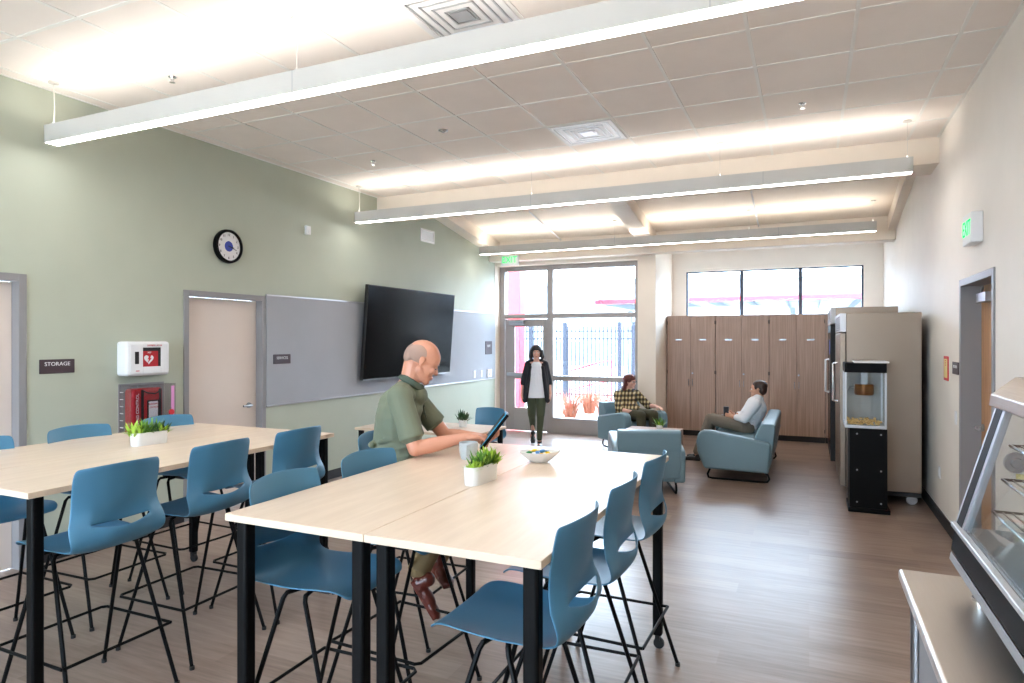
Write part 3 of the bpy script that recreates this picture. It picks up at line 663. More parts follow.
# ------------------------------------------------------------------ stainless counter and heated display case
t = thing('work_counter', 'stainless steel work counter at the right under the display case', 'counter', (.29, .35, 0))
build('countertop', bx(0, .83, 0, 2.36, .862, .9), 'steel_top', t, bevel=.012, seg=4)
build('apron', bx(.03, .81, .03, 2.33, .80, .862), 'satin', t)
build('side_panel', bx(.05, .075, .1, 1.1, .1, .80).box(.05, .075, 1.16, 2.24, .1, .80), 'steel_frame', t)
build('lower_shelf', bx(.06, .8, .05, 2.3, .16, .19), 'satin', t)
for x in (.03, .79):
    for y in (.05, 1.13, 2.29): build('leg', MB().cyl((x+.02, y, 0), (x+.02, y, .80), .021, n=14), 'satin', t)
cx, cy = .40, 1.15
t = thing('heated_display_case', 'glass-fronted heated display case standing on the steel counter', 'display case', (0, 0, .9))
y0, y1 = 1.10, 2.56
prof = [(.432, .205), (.54, .60), (.60, .69), (1.08, .69), (1.08, .205)]
build('base_body', MB().prism([(.425, .13), (.435, .205), (1.08, .205), (1.08, .05), (.50, .05)], y0, y1, 'y'), 'black', t, bevel=.004)
build('lower_skirt', MB().prism([(.425, .125), (.495, .048), (1.07, .048), (1.07, .03), (.52, .03), (.42, .1)], y0+.005, y1-.005, 'y'), 'steel_frame', t)
build('sill_trim', MB().prism([(.425, .205), (.445, .205), (.445, .222), (.425, .222)], y0, y1+.004, 'y'), 'alu', t, bevel=.003)
build('interior_floor', bx(.447, 1.07, y0+.01, y1-.01, .205, .209), 'satin', t); build('sill_seal', bx(.446, .462, y0, y1, .205, .216), 'blackm', t)
def sl(yc, w_, off, th, m, nm):
    a = V(.437+off, 0, .218); e = V(.545+off, 0, .60); n = V(-(e-a).z, 0, (e-a).x).normalized()*-1
    b = MB(); q = n*th
    vs = [a, e, e+q, a+q]; b.prism([(p.x, p.z) for p in vs], yc-w_/2, yc+w_/2, 'y'); return build(nm, b, m, t)
sl(y1-.006, .012, 0, .03, 'alu', 'glass_frame'); sl(y1-.047, .070, .001, .02, 'black', 'gasket'); sl(y1-.095, .026, .002, .02, 'satin', 'glass_frame'); sl(y0+.012, .024, 0, .03, 'alu', 'glass_frame')
b = MB().prism([(.45, .218), (.555, .60), (.549, .60), (.444, .218)], y0+.02, y1-.108, 'y'); build('front_glass', b, 'caseglass', t)
b = MB().prism([(.46, .22), (.57, .6), (1.05, .6), (1.05, .22)], y1-.01, y1-.006, 'y'); build('side_glass', b, 'caseglass', t)
build('hood', MB().prism([(.53, .605), (.535, .642), (.60, .70), (1.09, .70), (1.09, .605)], y0-.01, y1+.01, 'y'), 'steel', t, bevel=.003)
for y in (y0+.03, y1-.03): build('rear_post', bx(1.03, 1.07, y-.02, y+.02, .205, .605), 'alu', t)
b = MB()
for y in (2.47, 1.25):
    b.box(.60, .635, y-.008, y+.008, .209, .605)
    b.box(1.0, 1.03, y-.008, y+.008, .209, .605)
build('shelf_upright', b, 'satin', t)
for zz, xf in ((.29, .515), (.39, .54), (.495, .56)):
    b = MB(); xs = [xf+.025+i*.025 for i in range(int((1.0-xf)/.025))]
    for x in xs: b.tube([(x, 1.2, zz), (x, 2.45, zz)], .003, 5)
    b.tube([(xf, 1.2, zz), (1.02, 1.2, zz), (1.02, 2.45, zz), (xf, 2.45, zz)], .005, 6, closed=True)
    build('wire_shelf', b, 'chrome', t)
build('fan_housing', MB().lathe([(.0, 0), (.028, 0), (.032, .012), (.028, .025), (0, .027)], (.565, 2.40, .45), 24, 'y').lathe([(.0, -.008), (.014, -.007), (.017, 0)], (.565, 2.40, .45), 16, 'y'), 'satin', t)
build('price_tag', bx(.56, .60, 2.39, 2.393, .405, .42), 'yellow', t)
for (x, y) in ((.49, 2.48), (.49, 1.2), (1.02, 2.48), (1.02, 1.2)):
    build('foot', MB().cyl((x, y, 0), (x, y, .05), .016, n=12).cyl((x, y, 0), (x, y, .008), .024, n=14), 'chrome', t)

# ------------------------------------------------------------------ bar tables
def bar_table(x0, x1, y0, y1, h, label, group, caster=True):
    t = thing('bar_table' if h > .9 else 'meeting_table', label, 'table', ((x0+x1)/2, (y0+y1)/2, 0), group=group)
    a, b_ = (x1-x0)/2, (y1-y0)/2
    tp = build('tabletop', bx(-a+.001, a-.001, -b_, b_, h-.027, h), 'maple', t, bevel=.0015)
    build('edge_band', MB().box(-a+.0015, a-.0015, -b_-.001, -b_+.001, h-.0255, h-.0015).box(-a+.0005, -a+.0015, -b_, b_, h-.0255, h-.0015).box(a-.0015, a-.0005, -b_, b_, h-.0255, h-.0015), 'mapleedge', tp)
    build('under_frame', MB().box(-a+.09, a-.09, -b_+.26, -b_+.30, h-.06, h-.027).box(-a+.09, a-.09, b_-.30, b_-.26, h-.06, h-.027).box(-.02, .02, -b_+.30, b_-.30, h-.06, h-.027), 'black', t)
    for sx in (-1, 1):
        for sy in (-1, 1):
            cx, cy = sx*(a-.05), sy*(b_-.055)
            l = build('leg', bx(cx-.026, cx+.026, cy-.026, cy+.026, .075, h-.027), 'black', t, bevel=.012, seg=4)
            c = MB().lathe([(0, -.012), (.028, -.012), (.031, 0), (.028, .012), (0, .012)], (cx+.006, cy, .031), 18, 'y').box(cx-.012, cx+.012, cy-.02, cy+.02, .05, .078)
            build('caster', c, 'blackm', l)
    return t
AY0, AY1, BY0, BY1, TH = 1.79, 3.71, 1.68, 3.645, 1.067
bar_table(-1.998, -1.361, AY0, AY1, TH, 'pale maple bar table, left half of the front pair, where the man sits', 'front pair of bar tables')
bar_table(-1.359, -.718, AY0, AY1, TH, 'pale maple bar table, right half of the front pair', 'front pair of bar tables')
bar_table(-4.39, -3.706, BY0, BY1, TH, 'pale maple bar table of the second pair, on the green wall side', 'second pair of bar tables')
bar_table(-3.704, -3.02, BY0, BY1, TH, 'pale maple bar table of the second pair, on the room side', 'second pair of bar tables')
bar_table(-4.62, -3.12, 5.92, 6.71, .74, 'low maple table behind the man, with a small potted plant', None)

# ------------------------------------------------------------------ moulded chairs
def shell(back_h):
    # profile: (x, z, half width, edge lift forward)
    pr = [(.235, -.022, .175), (.225, -.006, .200), (.19, .002, .213), (.12, .0, .222), (.04, -.006, .226), (-.05, -.012, .222), (-.12, -.012, .214), (-.178, -.012, .212), (-.228, .000, .222), (-.256, .036, .231), (-.264, .080, .233), (-.264, .124, .228),
          (-.262, .126, .226), (-.254, .16, .214), (-.249, .20, .208), (-.254, .25, .209), (-.261, .30, .211), (-.269, .345, .211), (-.274, .375, .208), (-.277, .392, .195)]
    slot = 11; n = 22; b = MB(); rows = []
    for i, (x, z, w_) in enumerate(pr):
        row = []
        for j in range(n+1):
            s = -1+2*j/n; y = s*w_
            back = min(1, max(0, (z)/.12)) if i > 6 else 0
            fx = x+back*.050*s*s; fz = z+(1-back)*.022*abs(s)**3*(1 if i > 1 else .3)
            if i > 15: fz -= .012*s*s
            e = max(0, 1-(s/.62)**2)
            if i == slot: fz -= .024*e; fx -= .014*e
            if i == slot-1: fx -= .014*e; fz -= .012*e
            if i == slot-2: fx -= .006*e
            if i == slot+1: fz -= .010*e; fx += .034*e
            if i == slot+2: fx += .024*e; fz -= .004*e
            if i == slot+3: fx += .009*e
            row.append((fx, y, fz*(back_h/.392) if z > .14 else fz))
        rows.append(row)
    for r in rows: b.v.extend(r)
    for i in range(len(rows)-1):
        for j in range(n):
            sm = -1+2*(j+.5)/n
            if i == slot and abs(sm) < .60: continue
            b.f.append([i*(n+1)+j, (i+1)*(n+1)+j, (i+1)*(n+1)+j+1, i*(n+1)+j+1]); b.m.append(0)
    # weld the two slot rows outside the slot
    return b
def make_chair(seat_z, name, label, cat):
    t = thing(name, label, cat)
    sh = shell(.392)
    sh.v = [(x, y, z+seat_z) for x, y, z in sh.v]
    o = build('seat_shell', sh, 'blue', t, solid=.007, sub=2, angle=180)
    b = MB().box(-.11, .10, -.13, .13, seat_z-.03, seat_z-.014)
    build('support_plate', b, 'blackm', t, bevel=.004)
    zt = seat_z-.022; k = seat_z/.755
    for sy in (-1, 1):
        for sx in (-1, 1):
            gx = .265 if sx > 0 else -.285; tx = .035 if sx > 0 else -.055
            gy = .20+.055*k
            l = build('leg', MB().tube([(tx*.6, sy*.13, zt), (tx, sy*.185, zt-.002), (tx+sx*.008, sy*.197, zt-.02), (gx*k+(0 if k == 1 else 0), sy*gy, .008)], .0095, 8), 'black', t)
            build('glide', MB().cyl((gx*k, sy*gy, 0), (gx*k, sy*gy, .018), .013, n=10), 'blackm', l)
    if seat_z > .6:
        r = MB(); zf = .30; xb, xf, yy = -.235, .255, .268
        pts = [(xb, -yy+.005, zf), (xf-.01, -yy+.01, zf), (xf+.01, -yy+.03, zf), (xf+.01, yy-.03, zf), (xf-.01, yy-.01, zf), (xb, yy-.005, zf)]
        r.tube(pts, .0075, 8).tube([(xb, -yy+.005, zf), (xb-.0, yy-.005, zf)], .0075, 8)
        build('foot_ring', r, 'black', t)
    return t
SEAT = .765
st0 = make_chair(SEAT, 'bar_chair', '', 'chair')
GA, GB = 'blue bar chairs at the front table pair', 'blue bar chairs at the second table pair'
spots = [(-.925, 2.07, PI, 'blue bar chair nearest on the open floor side of the front table', GA),
 (-.925, 2.635, PI+.02, 'blue bar chair in the middle of the open floor side of the front table', GA),
 (-.925, 3.25, PI-.02, 'blue bar chair farthest along the open floor side of the front table', GA),
 (-1.79, 2.13, .03, 'blue bar chair at the near left corner of the front table', GA),
 (-1.80, 2.70, -.06, 'blue bar chair pushed in between the man and the nearest left chair', GA),
 (-2.19, 3.33, .05, 'blue bar chair the man in the green polo sits on', GA),
 (-3.155, 2.02, PI, 'blue bar chair nearest on the room side of the second table', GB),
 (-3.225, 2.66, PI+.03, 'blue bar chair in the middle of the room side of the second table', GB),
 (-3.215, 3.27, PI, 'blue bar chair farthest along the room side of the second table', GB),
 (-4.13, 2.13, 0, 'blue bar chair cut by the left picture edge, on the green wall side', GB),
 (-4.13, 2.74, .02, 'blue bar chair on the green wall side, below the dark STORAGE sign', GB),
 (-4.11, 3.36, -.03, 'blue bar chair on the green wall side in front of the red bag', GB)]
for i, (x, y, a, lb, g) in enumerate(spots): place(st0 if i == 0 else copy_tree(st0), (x, y, 0), a, lb, g)
ch = make_chair(.455, 'meeting_chair', 'low blue chair at the far side of the low table', 'chair'); place(ch, (-3.74, 7.3, 0), -PI/2-.05, ch['label'])

# ------------------------------------------------------------------ lounge furniture
def lounge(name, wid, label, cat, loc, rz):
    t = thing(name, label, cat, loc, rz); h = wid/2; aw = .125
    armp = [(-.36, .13), (-.385, .475), (-.35, .50), (.02, .565), (.26, .607), (.35, .605), (.405, .57), (.43, .47), (.415, .34), (.34, .14)]
    for s in (-1, 1):
        a, b_ = sorted((s*h, s*(h-aw))); build('arm', MB().prism(armp, a, b_, 'y'), 'lounge', t, bevel=.028, seg=4)
    build('seat_cushion', bx(-.22, .37, -h+aw-.005, h-aw+.005, .25, .44), 'lounge', t, bevel=.035, seg=4)
    build('seat_base', bx(-.34, .33, -h+aw-.005, h-aw+.005, .14, .26), 'lounge', t, bevel=.01)
    build('backrest', MB().prism([(-.33, .18), (-.19, .42), (-.215, .57), (-.265, .69), (-.285, .715), (-.40, .715), (-.425, .695), (-.41, .47), (-.37, .18)], -h+.055, h-.055, 'y'), 'lounge', t, bevel=.022, seg=4)
    for s in (-1, 1):
        y = s*(h-.10)
        pts = [(-.30, y, .14), (-.345, y, .10), (-.36, y, .05), (-.34, y, .018), (-.30, y, .012), (.26, y, .012), (.30, y, .02), (.31, y, .06), (.28, y, .14)]
        build('sled_leg', MB().tube(pts, .012, 8), 'black', t)
    b = MB().tube([(-.422, -h+.06, .50), (-.422, h-.06, .50)], .003, 6); build('piping', b, 'seam', t)
    return t
lounge('armchair', .80, 'blue-grey armchair by the glass entrance holding the woman in plaid', 'armchair', (-2.57, 10.22, 0), -.72)
lounge('armchair', .80, 'empty blue-grey armchair with its back to the bar tables', 'armchair', (-1.741, 7.57, 0), 1.92)
lounge('sofa', 1.93, 'blue-grey two-seat sofa seen from its side, holding the man in white', 'sofa', (-.815, 9.235, 0), PI).scale.x = 1.06
t = thing('coffee_table', 'low wooden coffee table between the armchairs', 'table', (-1.95, 8.93, 0))
build('tabletop', bx(-.36, .36, -.3, .3, .455, .485), 'walnut', t, bevel=.002); build('side_panel', bx(-.36, -.335, -.3, .3, 0, .455).box(.335, .36, -.3, .3, 0, .455), 'walnut', t); build('shelf', bx(-.335, .335, -.28, .28, .18, .2), 'walnut', t)

# ------------------------------------------------------------------ tableware and plants
def blade(mb, base, d, l, w_, up, droop=.3, n=4):
    base = Vector(base); d = Vector((d[0], d[1], 0)).normalized(); sd = V(-d.y, d.x, 0); L = []; R_ = []
    for i in range(n+1):
        s = i/n; p = base+d*(l*s*(1-up*.6)+.0)+V(0, 0, l*(up*s-droop*s*s)); ww = w_*math.sin(PI*min(.97, .12+s*.88))
        L.append(p-sd*ww); R_.append(p+sd*ww)
    vs = L+R_; mb.add(vs, [(i, i+1, n+1+i+1, n+1+i) for i in range(n)])
def planter(loc, rz, lx, ly, h, label, kind):
    t = thing('planter', label, 'plant', loc, rz); b = MB(); prof = []
    def ring(a, b2, z, n=32):
        r = min(a, b2); out = []
        for i in range(n):
            an = 2*PI*i/n; cx = (a-r)*(1 if math.cos(an) > 0 else -1); cy = (b2-r)*(1 if math.sin(an) > 0 else -1)
            out.append((cx+r*math.cos(an), cy+r*math.sin(an), z))
        return out
    rings = [ring(lx*.94, ly*.90, 0), ring(lx*.96, ly*.94, .004), ring(lx, ly, h), ring(lx-.006, ly-.006, h), ring(lx-.008, ly-.008, h-.018)]
    n = 32; vs = [p for r in rings for p in r]; fs = []
    for j in range(len(rings)-1):
        for i in range(n): fs.append([j*n+i, j*n+(i+1) % n, (j+1)*n+(i+1) % n, (j+1)*n+i])
    fs.append(list(range(n-1, -1, -1))); b.add(vs, fs); build('pot', b, 'wceramic', t)
    r = ring(lx-.008, ly-.008, h-.018); s_ = MB(); s_.add(r, [list(range(n))]); build('soil', s_, 'soil', t)
    for m, cnt, (u0, u1), ln, wd in kind:
        f = MB()
        for i in range(cnt):
            u = random.uniform(u0, u1)*lx*.9; v = random.uniform(-1, 1)*ly*.7; a = random.uniform(0, 2*PI)
            blade(f, (u, v, h-.02), (math.cos(a), math.sin(a)), random.uniform(.6, 1.1)*ln, wd, random.uniform(.5, 1.15), .25)
        build('leaves', f, m, t)
    return t
planter((-1.372, 2.675, TH), 1.5, .112, .040, .082, 'white oblong planter with lime succulents nearest on the front table', [('leaf2', 60, (-1, -.2), .065, .009), ('leaf', 110, (-.4, .7), .100, .006), ('leaf2', 80, (.2, 1), .105, .012), ('leaf3', 60, (-.6, .1), .06, .006)])
planter((-3.745, 2.775, TH), 1.42, .112, .042, .08, 'white oblong planter with leafy succulents on the second table', [('leaf2', 60, (-1.15, -.2), .115, .009), ('leaf', 90, (-.5, .6), .125, .006), ('leaf3', 50, (.1, 1), .105, .009), ('leaf2', 40, (.5, 1.15), .10, .009)])
planter((-3.53, 6.44, .74), 0, .045, .045, .085, 'small white round pot with a dark green plant on the low table', [('leaf3', 120, (-1, 1), .14, .010)])
planter((-1.87, 9.02, .485), 0, .045, .045, .06, 'small glassy pot with spiky leaves on the coffee table', [('leaf', 40, (-1, 1), .16, .009), ('leaf2', 12, (-1, 1), .15, .008)])
# mug
t = thing('mug', 'grey ceramic mug on the front table beside the tablet', 'mug', (-1.695, 3.155, TH), -1.2); t.scale = (1.1, 1.1, 1.05)
build('cup', MB().lathe([(0, 0), (.032, 0), (.038, .006), (.046, .05), (.047, .088), (.0435, .088), (.041, .05), (.033, .01), (0, .01)], (0, 0, 0), 32), 'greycer', t)
build('handle', MB().tube([(.043, 0, .072), (.062, 0, .074), (.072, 0, .058), (.068, 0, .035), (.045, 0, .022)], .0055, 8), 'greycer', t)
# bowl with wrapped sweets
t = thing('bowl', 'white oval bowl of wrapped sweets on the front table', 'bowl', (-1.31, 3.235, TH), .35); t.scale = (.86, .86, .92)
b = MB(); n = 36; rings = []
for (r, z) in ((.0, .0), (.04, 0), (.055, .006), (.09, .035), (.115, .062), (.111, .063), (.086, .038), (.05, .012), (0, .009)): rings.append([(1.12*r*math.cos(2*PI*i/n)*(1+.10*(z/.062)*(1 if math.cos(2*PI*i/n) > .7 else 0)), .86*r*math.sin(2*PI*i/n), z*(1+.25*max(0, math.cos(2*PI*i/n))**3*(r/.115))) for i in range(n)])
b.add([p for r in rings for p in r], [[j*n+i, j*n+(i+1) % n, (j+1)*n+(i+1) % n, (j+1)*n+i] for j in range(len(rings)-1) for i in range(n)])
build('dish', b, 'wceramic', t)
sw = [('candyy', 'yellow', .01, -.02, .3), ('candyg', 'green', -.065, .0, 1.2), ('candyb', 'blue', -.01, -.035, 2.0), ('candyw', 'white', -.03, .01, .5), ('candyy', 'yellow', .055, -.01, 2.4), ('candyb', 'blue', .02, .025, .9), ('candyw', 'white', .03, .0, 1.7), ('candyg', 'green', .02, .05, .2), ('candyy', 'yellow', -.03, .045, 1.0)]
for i, (m, cn_, x, y, a) in enumerate(sw):
    b = MB().ell((0, 0, 0), (.02, .012, .009), n=10, m=6)
    for s in (-1, 1): b.prism([(s*.017, -.002), (s*.033, -.011), (s*.033, .011), (s*.017, .002)][::s], -.002, .002, 'z')
    c, s_ = math.cos(.35), math.sin(.35)
    o = build('wrapped_sweet', b, m, loc=(-1.31+.84*(c*x-s_*y), 3.235+.84*(s_*x+c*y), TH+.043+(i % 3)*.006), rz=a)
    tag(o, {'candyy': 'small yellow wrapped sweet lying in the white bowl', 'candyg': 'small green wrapped sweet lying in the white bowl', 'candyb': 'small blue wrapped sweet lying in the white bowl', 'candyw': 'small white wrapped sweet lying in the white bowl'}[m], 'sweet', cn_+' wrapped sweets in the bowl')
#SECTION3

# ------------------------------------------------------------------ people
def fuse(name, mb, m, parent, vox=.006, smooth=4, label=None, fac=.5):
    me = bpy.data.meshes.new(name); me.from_pydata(mb.v, [], mb.f); o = bpy.data.objects.new(name, me); COL.objects.link(o)
    r = o.modifiers.new('r', 'REMESH'); r.mode = 'VOXEL'; r.voxel_size = vox; r.use_smooth_shade = True
    if smooth: q = o.modifiers.new('s', 'SMOOTH'); q.factor = fac; q.iterations = smooth
    dg = bpy.context.evaluated_depsgraph_get(); m2 = bpy.data.meshes.new_from_object(o.evaluated_get(dg)); bpy.data.objects.remove(o); bpy.data.meshes.remove(me)
    m2.name = name; m2.materials.clear(); m2.materials.append(M[m]); m2.polygons.foreach_set('use_smooth', [True]*len(m2.polygons))
    p = link(name, m2, parent)
    if label: p['label'] = label
    return p
def basis(fwd, up):
    f = Vector(fwd).normalized(); u = Vector(up); u = (u-f*u.dot(f)).normalized(); l = u.cross(f)
    return Matrix((f, l, u)).transposed()      # columns: forward, left, up
def head(mb, C, R, k=1., female=False):
    C = Vector(C)
    def E(c, r): mb.ell(C+R @ (V(*c)*k), tuple(x*k for x in r), R, 18, 12)
    E((-.014, 0, .036), (.100, .076, .088)); E((.030, 0, .030), (.062, .064, .072)); E((.028, 0, -.025), (.062, .060, .080))
    E((.034, 0, -.072), (.052, .050 if not female else .045, .040)); E((.074, 0, -.098), (.020, .022, .017))
    E((.082, 0, .028), (.012, .046, .010)); E((.070, .034, -.026), (.022, .020, .020)); E((.070, -.034, -.026), (.022, .020, .020))
    E((.086, 0, -.060), (.013, .024, .008)); E((.083, 0, -.073), (.013, .021, .008))
    mb.cap(C+R @ (V(.084, 0, .014)*k), C+R @ (V(.103, 0, -.028)*k), .007*k, .0125*k); E((.094, .012, -.030), (.010, .008, .008)); E((.094, -.012, -.030), (.010, .008, .008))
    for s in (-1, 1):
        E((-.008, s*.079, .004), (.018, .007, .026)); E((-.004, s*.077, -.020), (.010, .006, .014)); E((-.018, s*.083, .010), (.008, .006, .020))
def face_parts(C, R, root, k=1., brow='hairbrown', closed=False, lips='lip'):
    C = Vector(C)
    for s in (-1, 1):
        if not closed:
            b = MB().ell(C+R @ (V(.079, s*.032, .004)*k), .0125*k, None, 12, 8); b.mi = 1; b.ell(C+R @ (V(.0875, s*.033, .003)*k), (.006*k, .006*k, .006*k), R, 10, 6); e = build('eye', b, ['eyew', 'iris'], root)
        else:
            build('eyelid', MB().tube([C+R @ (V(.090-.4*abs(q), s*(.032)+q, -.004-1.5*q*q*8)*k) for q in (-.016, -.008, 0, .008, .016)], [.0014, .0026, .003, .0026, .0014], 6), 'iris', root)
        build('eyebrow', MB().tube([C+R @ (V(.0945-abs(q)*.35, s*.032+q, .026-q*q*20)*k) for q in (-.018, -.006, .006, .018)], [.002, .0038, .0038, .002], 6), brow, root)
    build('lips', MB().ell(C+R @ (V(.0965, 0, -.0625)*k), (.0045*k, .019*k, .0035*k), R).ell(C+R @ (V(.0945, 0, -.071)*k), (.0045*k, .016*k, .004*k), R), lips, root)
def hand(mb, W, d, n, lat, curl=(.5, .6, .5), spread=.12, k=1., thumb=(.6, .2), index=None):
    """W wrist, d direction of the palm, n the palm's inner normal, lat towards the thumb"""
    W = Vector(W); d = Vector(d).normalized(); n = Vector(n); n = (n-d*n.dot(d)).normalized(); lat = Vector(lat); lat = (lat-d*lat.dot(d)-n*lat.dot(n)).normalized()
    R = Matrix((d, lat, n)).transposed()
    mb.ell(W+d*.045*k, (.052*k, .040*k, .016*k), R); mb.ell(W+d*.068*k+lat*.012*k, (.030*k, .026*k, .014*k), R); mb.ell(W+d*.066*k-lat*.014*k, (.030*k, .026*k, .0135*k), R)
    mb.cap(W-d*.02*k, W+d*.03*k, .024*k, .022*k); mb.ell(W+d*.035*k+lat*.024*k+n*.008*k, (.030*k, .016*k, .015*k), R)
    ls = [(.027, .040, .024, .021, .0088), (.009, .044, .028, .022, .0090), (-.010, .041, .026, .021, .0086), (-.027, .032, .020, .018, .0078)]
    for i, (o_, a, b, c, r) in enumerate(ls):
        p = W+d*((.088-abs(o_-.009)*.25)*k)+lat*(o_*k); cu = curl if not (index and i == 0) else index
        ang = 0; q = p-d*.02*k; dd = (d+lat*(o_*spread*8)).normalized(); r *= k
        mb.cap(q, p, r*1.1, r*1.06)
        for L_, cc in zip((a, b, c), cu):
            ang += cc; v = dd*math.cos(ang)+n*math.sin(ang); e = p+v*L_*k; mb.cap(p, e, r, r*.92); p = e; r *= .93
    p = W+d*.028*k+lat*.026*k+n*.006*k; v = (d*.75+lat*thumb[0]+n*thumb[1]).normalized(); e = p+v*.040*k; mb.cap(p, e, .0125*k, .0105*k)
    v2 = (d*.95+lat*thumb[0]*.45+n*(thumb[1]+.25)).normalized(); f_ = e+v2*.030*k; mb.cap(e, f_, .0102*k, .0092*k); v3 = (d+lat*.1+n*(thumb[1]+.4)).normalized(); mb.cap(f_, f_+v3*.022*k, .0092*k, .0075*k)
def shoe(root, heel, toe, m, k=1., up=(0, 0, 1)):
    heel = Vector(heel); toe = Vector(toe); R = basis(toe-heel, up); L_ = (toe-heel).length; b = MB(); P_ = lambda x, y, z: heel+R @ V(x, y, z)
    b.ell(P_(.05, 0, .035), (.052, .036, .034), R); b.ell(P_(L_*.5, 0, .035), (.07, .036, .030), R); b.ell(P_(L_-.055, 0, .027), (.060, .043, .025), R); b.cap(P_(.045, 0, .04), P_(.05, 0, .085), .035, .038)
    b.obox(P_(L_/2, 0, .010), (L_*.92, .066, .018), R)
    return fuse('shoe', b, m, root, .005, 3)
def rel(root): 
    o = Vector(root.location); return lambda p: Vector(p)-o

# --- the man in the green polo with the tablet
t = thing('person', 'bald man in a green polo shirt seated at the front table reading a tablet', 'person', (-2.24, 3.22, SEAT))
Q = rel(t); f = V(.85, .53, 0).normalized(); lf = V(-f.y, f.x, 0)
pel = Q((-2.235, 3.24, .865)); ch_ = Q((-2.215, 3.245, 1.22)); nb = Q((-2.155, 3.265, 1.462)); S1 = Q((-2.09, 3.075, 1.40)); S2 = Q((-2.275, 3.43, 1.41))
E1 = Q((-1.985, 3.075, 1.115)); W1 = Q((-1.775, 3.255, 1.165)); E2 = Q((-2.06, 3.53, 1.125)); W2 = Q((-1.79, 3.53, 1.125))
HC = Q((-2.082, 3.308, 1.590)); RH = basis(f*math.cos(.50)+V(0, 0, -math.sin(.50)), V(0, 0, 1)+f*.5)
kR, aR = Q((-1.82, 3.22, .83)), Q((-1.90, 2.965, .475)); kL, aL = Q((-1.84, 3.46, .84)), Q((-1.96, 3.23, .43))
b = MB(); head(b, HC, RH, 1.0)
b.ell(HC+RH @ V(.030, 0, -.082), (.05, .046, .036), RH)
for s_ in (-1, 1): b.cap(HC+RH @ V(.005, s_*.044, -.05), HC+RH @ V(.070, s_*.014, -.096), .026, .022)
b.cap(nb+V(0, 0, -.03), HC+RH @ V(-.045, 0, -.04), .060, .056); b.cap(ch_, nb+V(0, 0, -.03), .13, .075); b.ell(ch_, (.12, .165, .17), basis(f, (0, 0, 1))); b.cap(pel, ch_, .14, .13); b.cap(S1, S2, .06)
for s_, e_, w_ in ((S1, E1, W1), (S2, E2, W2)): b.cap(s_, e_, .054, .043); b.cap(e_, e_.lerp(w_, .35), .042, .043); b.cap(e_.lerp(w_, .35), w_, .043, .027)
for s_, (k_, a_) in ((-1, (kR, aR)), (1, (kL, aL))): h_ = pel+lf*s_*.09; b.cap(h_, k_, .085, .058); b.cap(k_, a_, .055, .037)
d1 = V(.72, .62, .12); hand(b, W1, V(.80, .60, .10), V(.15, .25, -1), V(-.5, .75, .2), (.55, .75, .55), .1, 1., (.5, .5), index=(.30, .35, .2))
hand(b, W2+V(.0, -.0, .0), V(.80, -.42, .06), V(-.3, -.3, .85), V(.3, .8, .2), (.35, .5, .4), .08, 1., (.7, .3))
fuse('body', b, 'skin', t, .0045, 5)
face_parts(HC, RH, t, 1.0, 'hairgrey', closed=True)
b = MB(); 
for s_ in (-1, 1): b.ell(HC+RH @ V(-.045, s_*.058, .030), (.066, .026, .052), RH)
b.ell(HC+RH @ V(-.082, 0, .012), (.042, .062, .066), RH); fuse('hair', b, 'hairgrey', t, .005, 3)
b = MB(); Rf = basis(f, (0, 0, 1))
b.ell(ch_+V(0, 0, .02), (.135, .182, .18), Rf); b.cap(pel+V(0, 0, -.02), ch_+V(0, 0, -.02), .150, .142); b.ell(pel+V(0, 0, .12)+f*.035, (.145, .165, .16), Rf); b.cap(ch_+V(0, 0, .1), nb+V(0, 0, -.035), .12, .078)
b.cap(S1, S2, .072); b.cap(S1, S1.lerp(E1, .70), .073, .070); b.cap(S2, S2.lerp(E2, .66), .070, .068); b.ell(nb.lerp(S1, .5)+V(0, 0, -.03), (.07, .08, .05), Rf); b.ell(nb.lerp(S2, .5)+V(0, 0, -.03), (.07, .08, .05), Rf)
# sleeve mouths and folds
b.cyl(S1.lerp(E1, .62), S1.lerp(E1, .80), .070, .072, 20); b.cyl(S2.lerp(E2, .60), S2.lerp(E2, .76), .068, .070, 20)
for i in range(5):
    a = pel+V(0, 0, .03+i*.05)-f*.128; b.cap(a-lf*.10+V(0, 0, .02), a+lf*.10, .019, .018)
    a2 = pel+V(0, 0, .05+i*.055)-lf*.140; b.cap(a2-f*.08, a2+f*.08+V(0, 0, .03), .014, .012)
for i in range(3): a = S1.lerp(E1, .25+.17*i); b.cap(a-f*.055+V(0, 0, .03), a+f*.055-V(0, 0, .0), .026, .02)
b.ell(nb+f*.055-V(0, 0, .075), (.06, .09, .06), Rf); b.ell(ch_+f*.05+V(0, 0, .10), (.10, .13, .10), Rf)
fuse('polo_shirt', b, 'polo', t, .006, 3)
b = MB(); cen = nb+V(0, 0, -.004)+f*.018; pts = []
Rc = basis(f+V(0, 0, -.62), (0, 0, 1))
for i in range(25):
    a = math.radians(18)+math.radians(324)*i/24; pts.append(cen+Rc @ V(.078*math.cos(a), .073*math.sin(a), .0))
for dz, r_ in ((.0, .012), (.012, .010), (.024, .008)): b.tube([p+Rc @ V(0, 0, dz)-(p-cen)*dz*3 for p in pts], r_, 8)
fuse('collar', b, 'polo_c', t, .004, 3)
b = MB(); b.ell(cen+f*.052+V(0, 0, -.012), (.022, .034, .024), Rf); build('undershirt', b, 'wshirt', t)
b = MB(); b.obox(ch_+f*.150+V(0, 0, .09), (.006, .03, .13), basis(f+V(0, 0, .25), (0, 0, 1)))
for i in range(3): b.ell(ch_+f*(.155-i*.004)+V(0, 0, .06+i*.045), .006, None, 8, 6)
build('placket', b, 'polo_c', t)
b = MB(); b.cap(pel-lf*.07, pel+lf*.07, .135, .135)
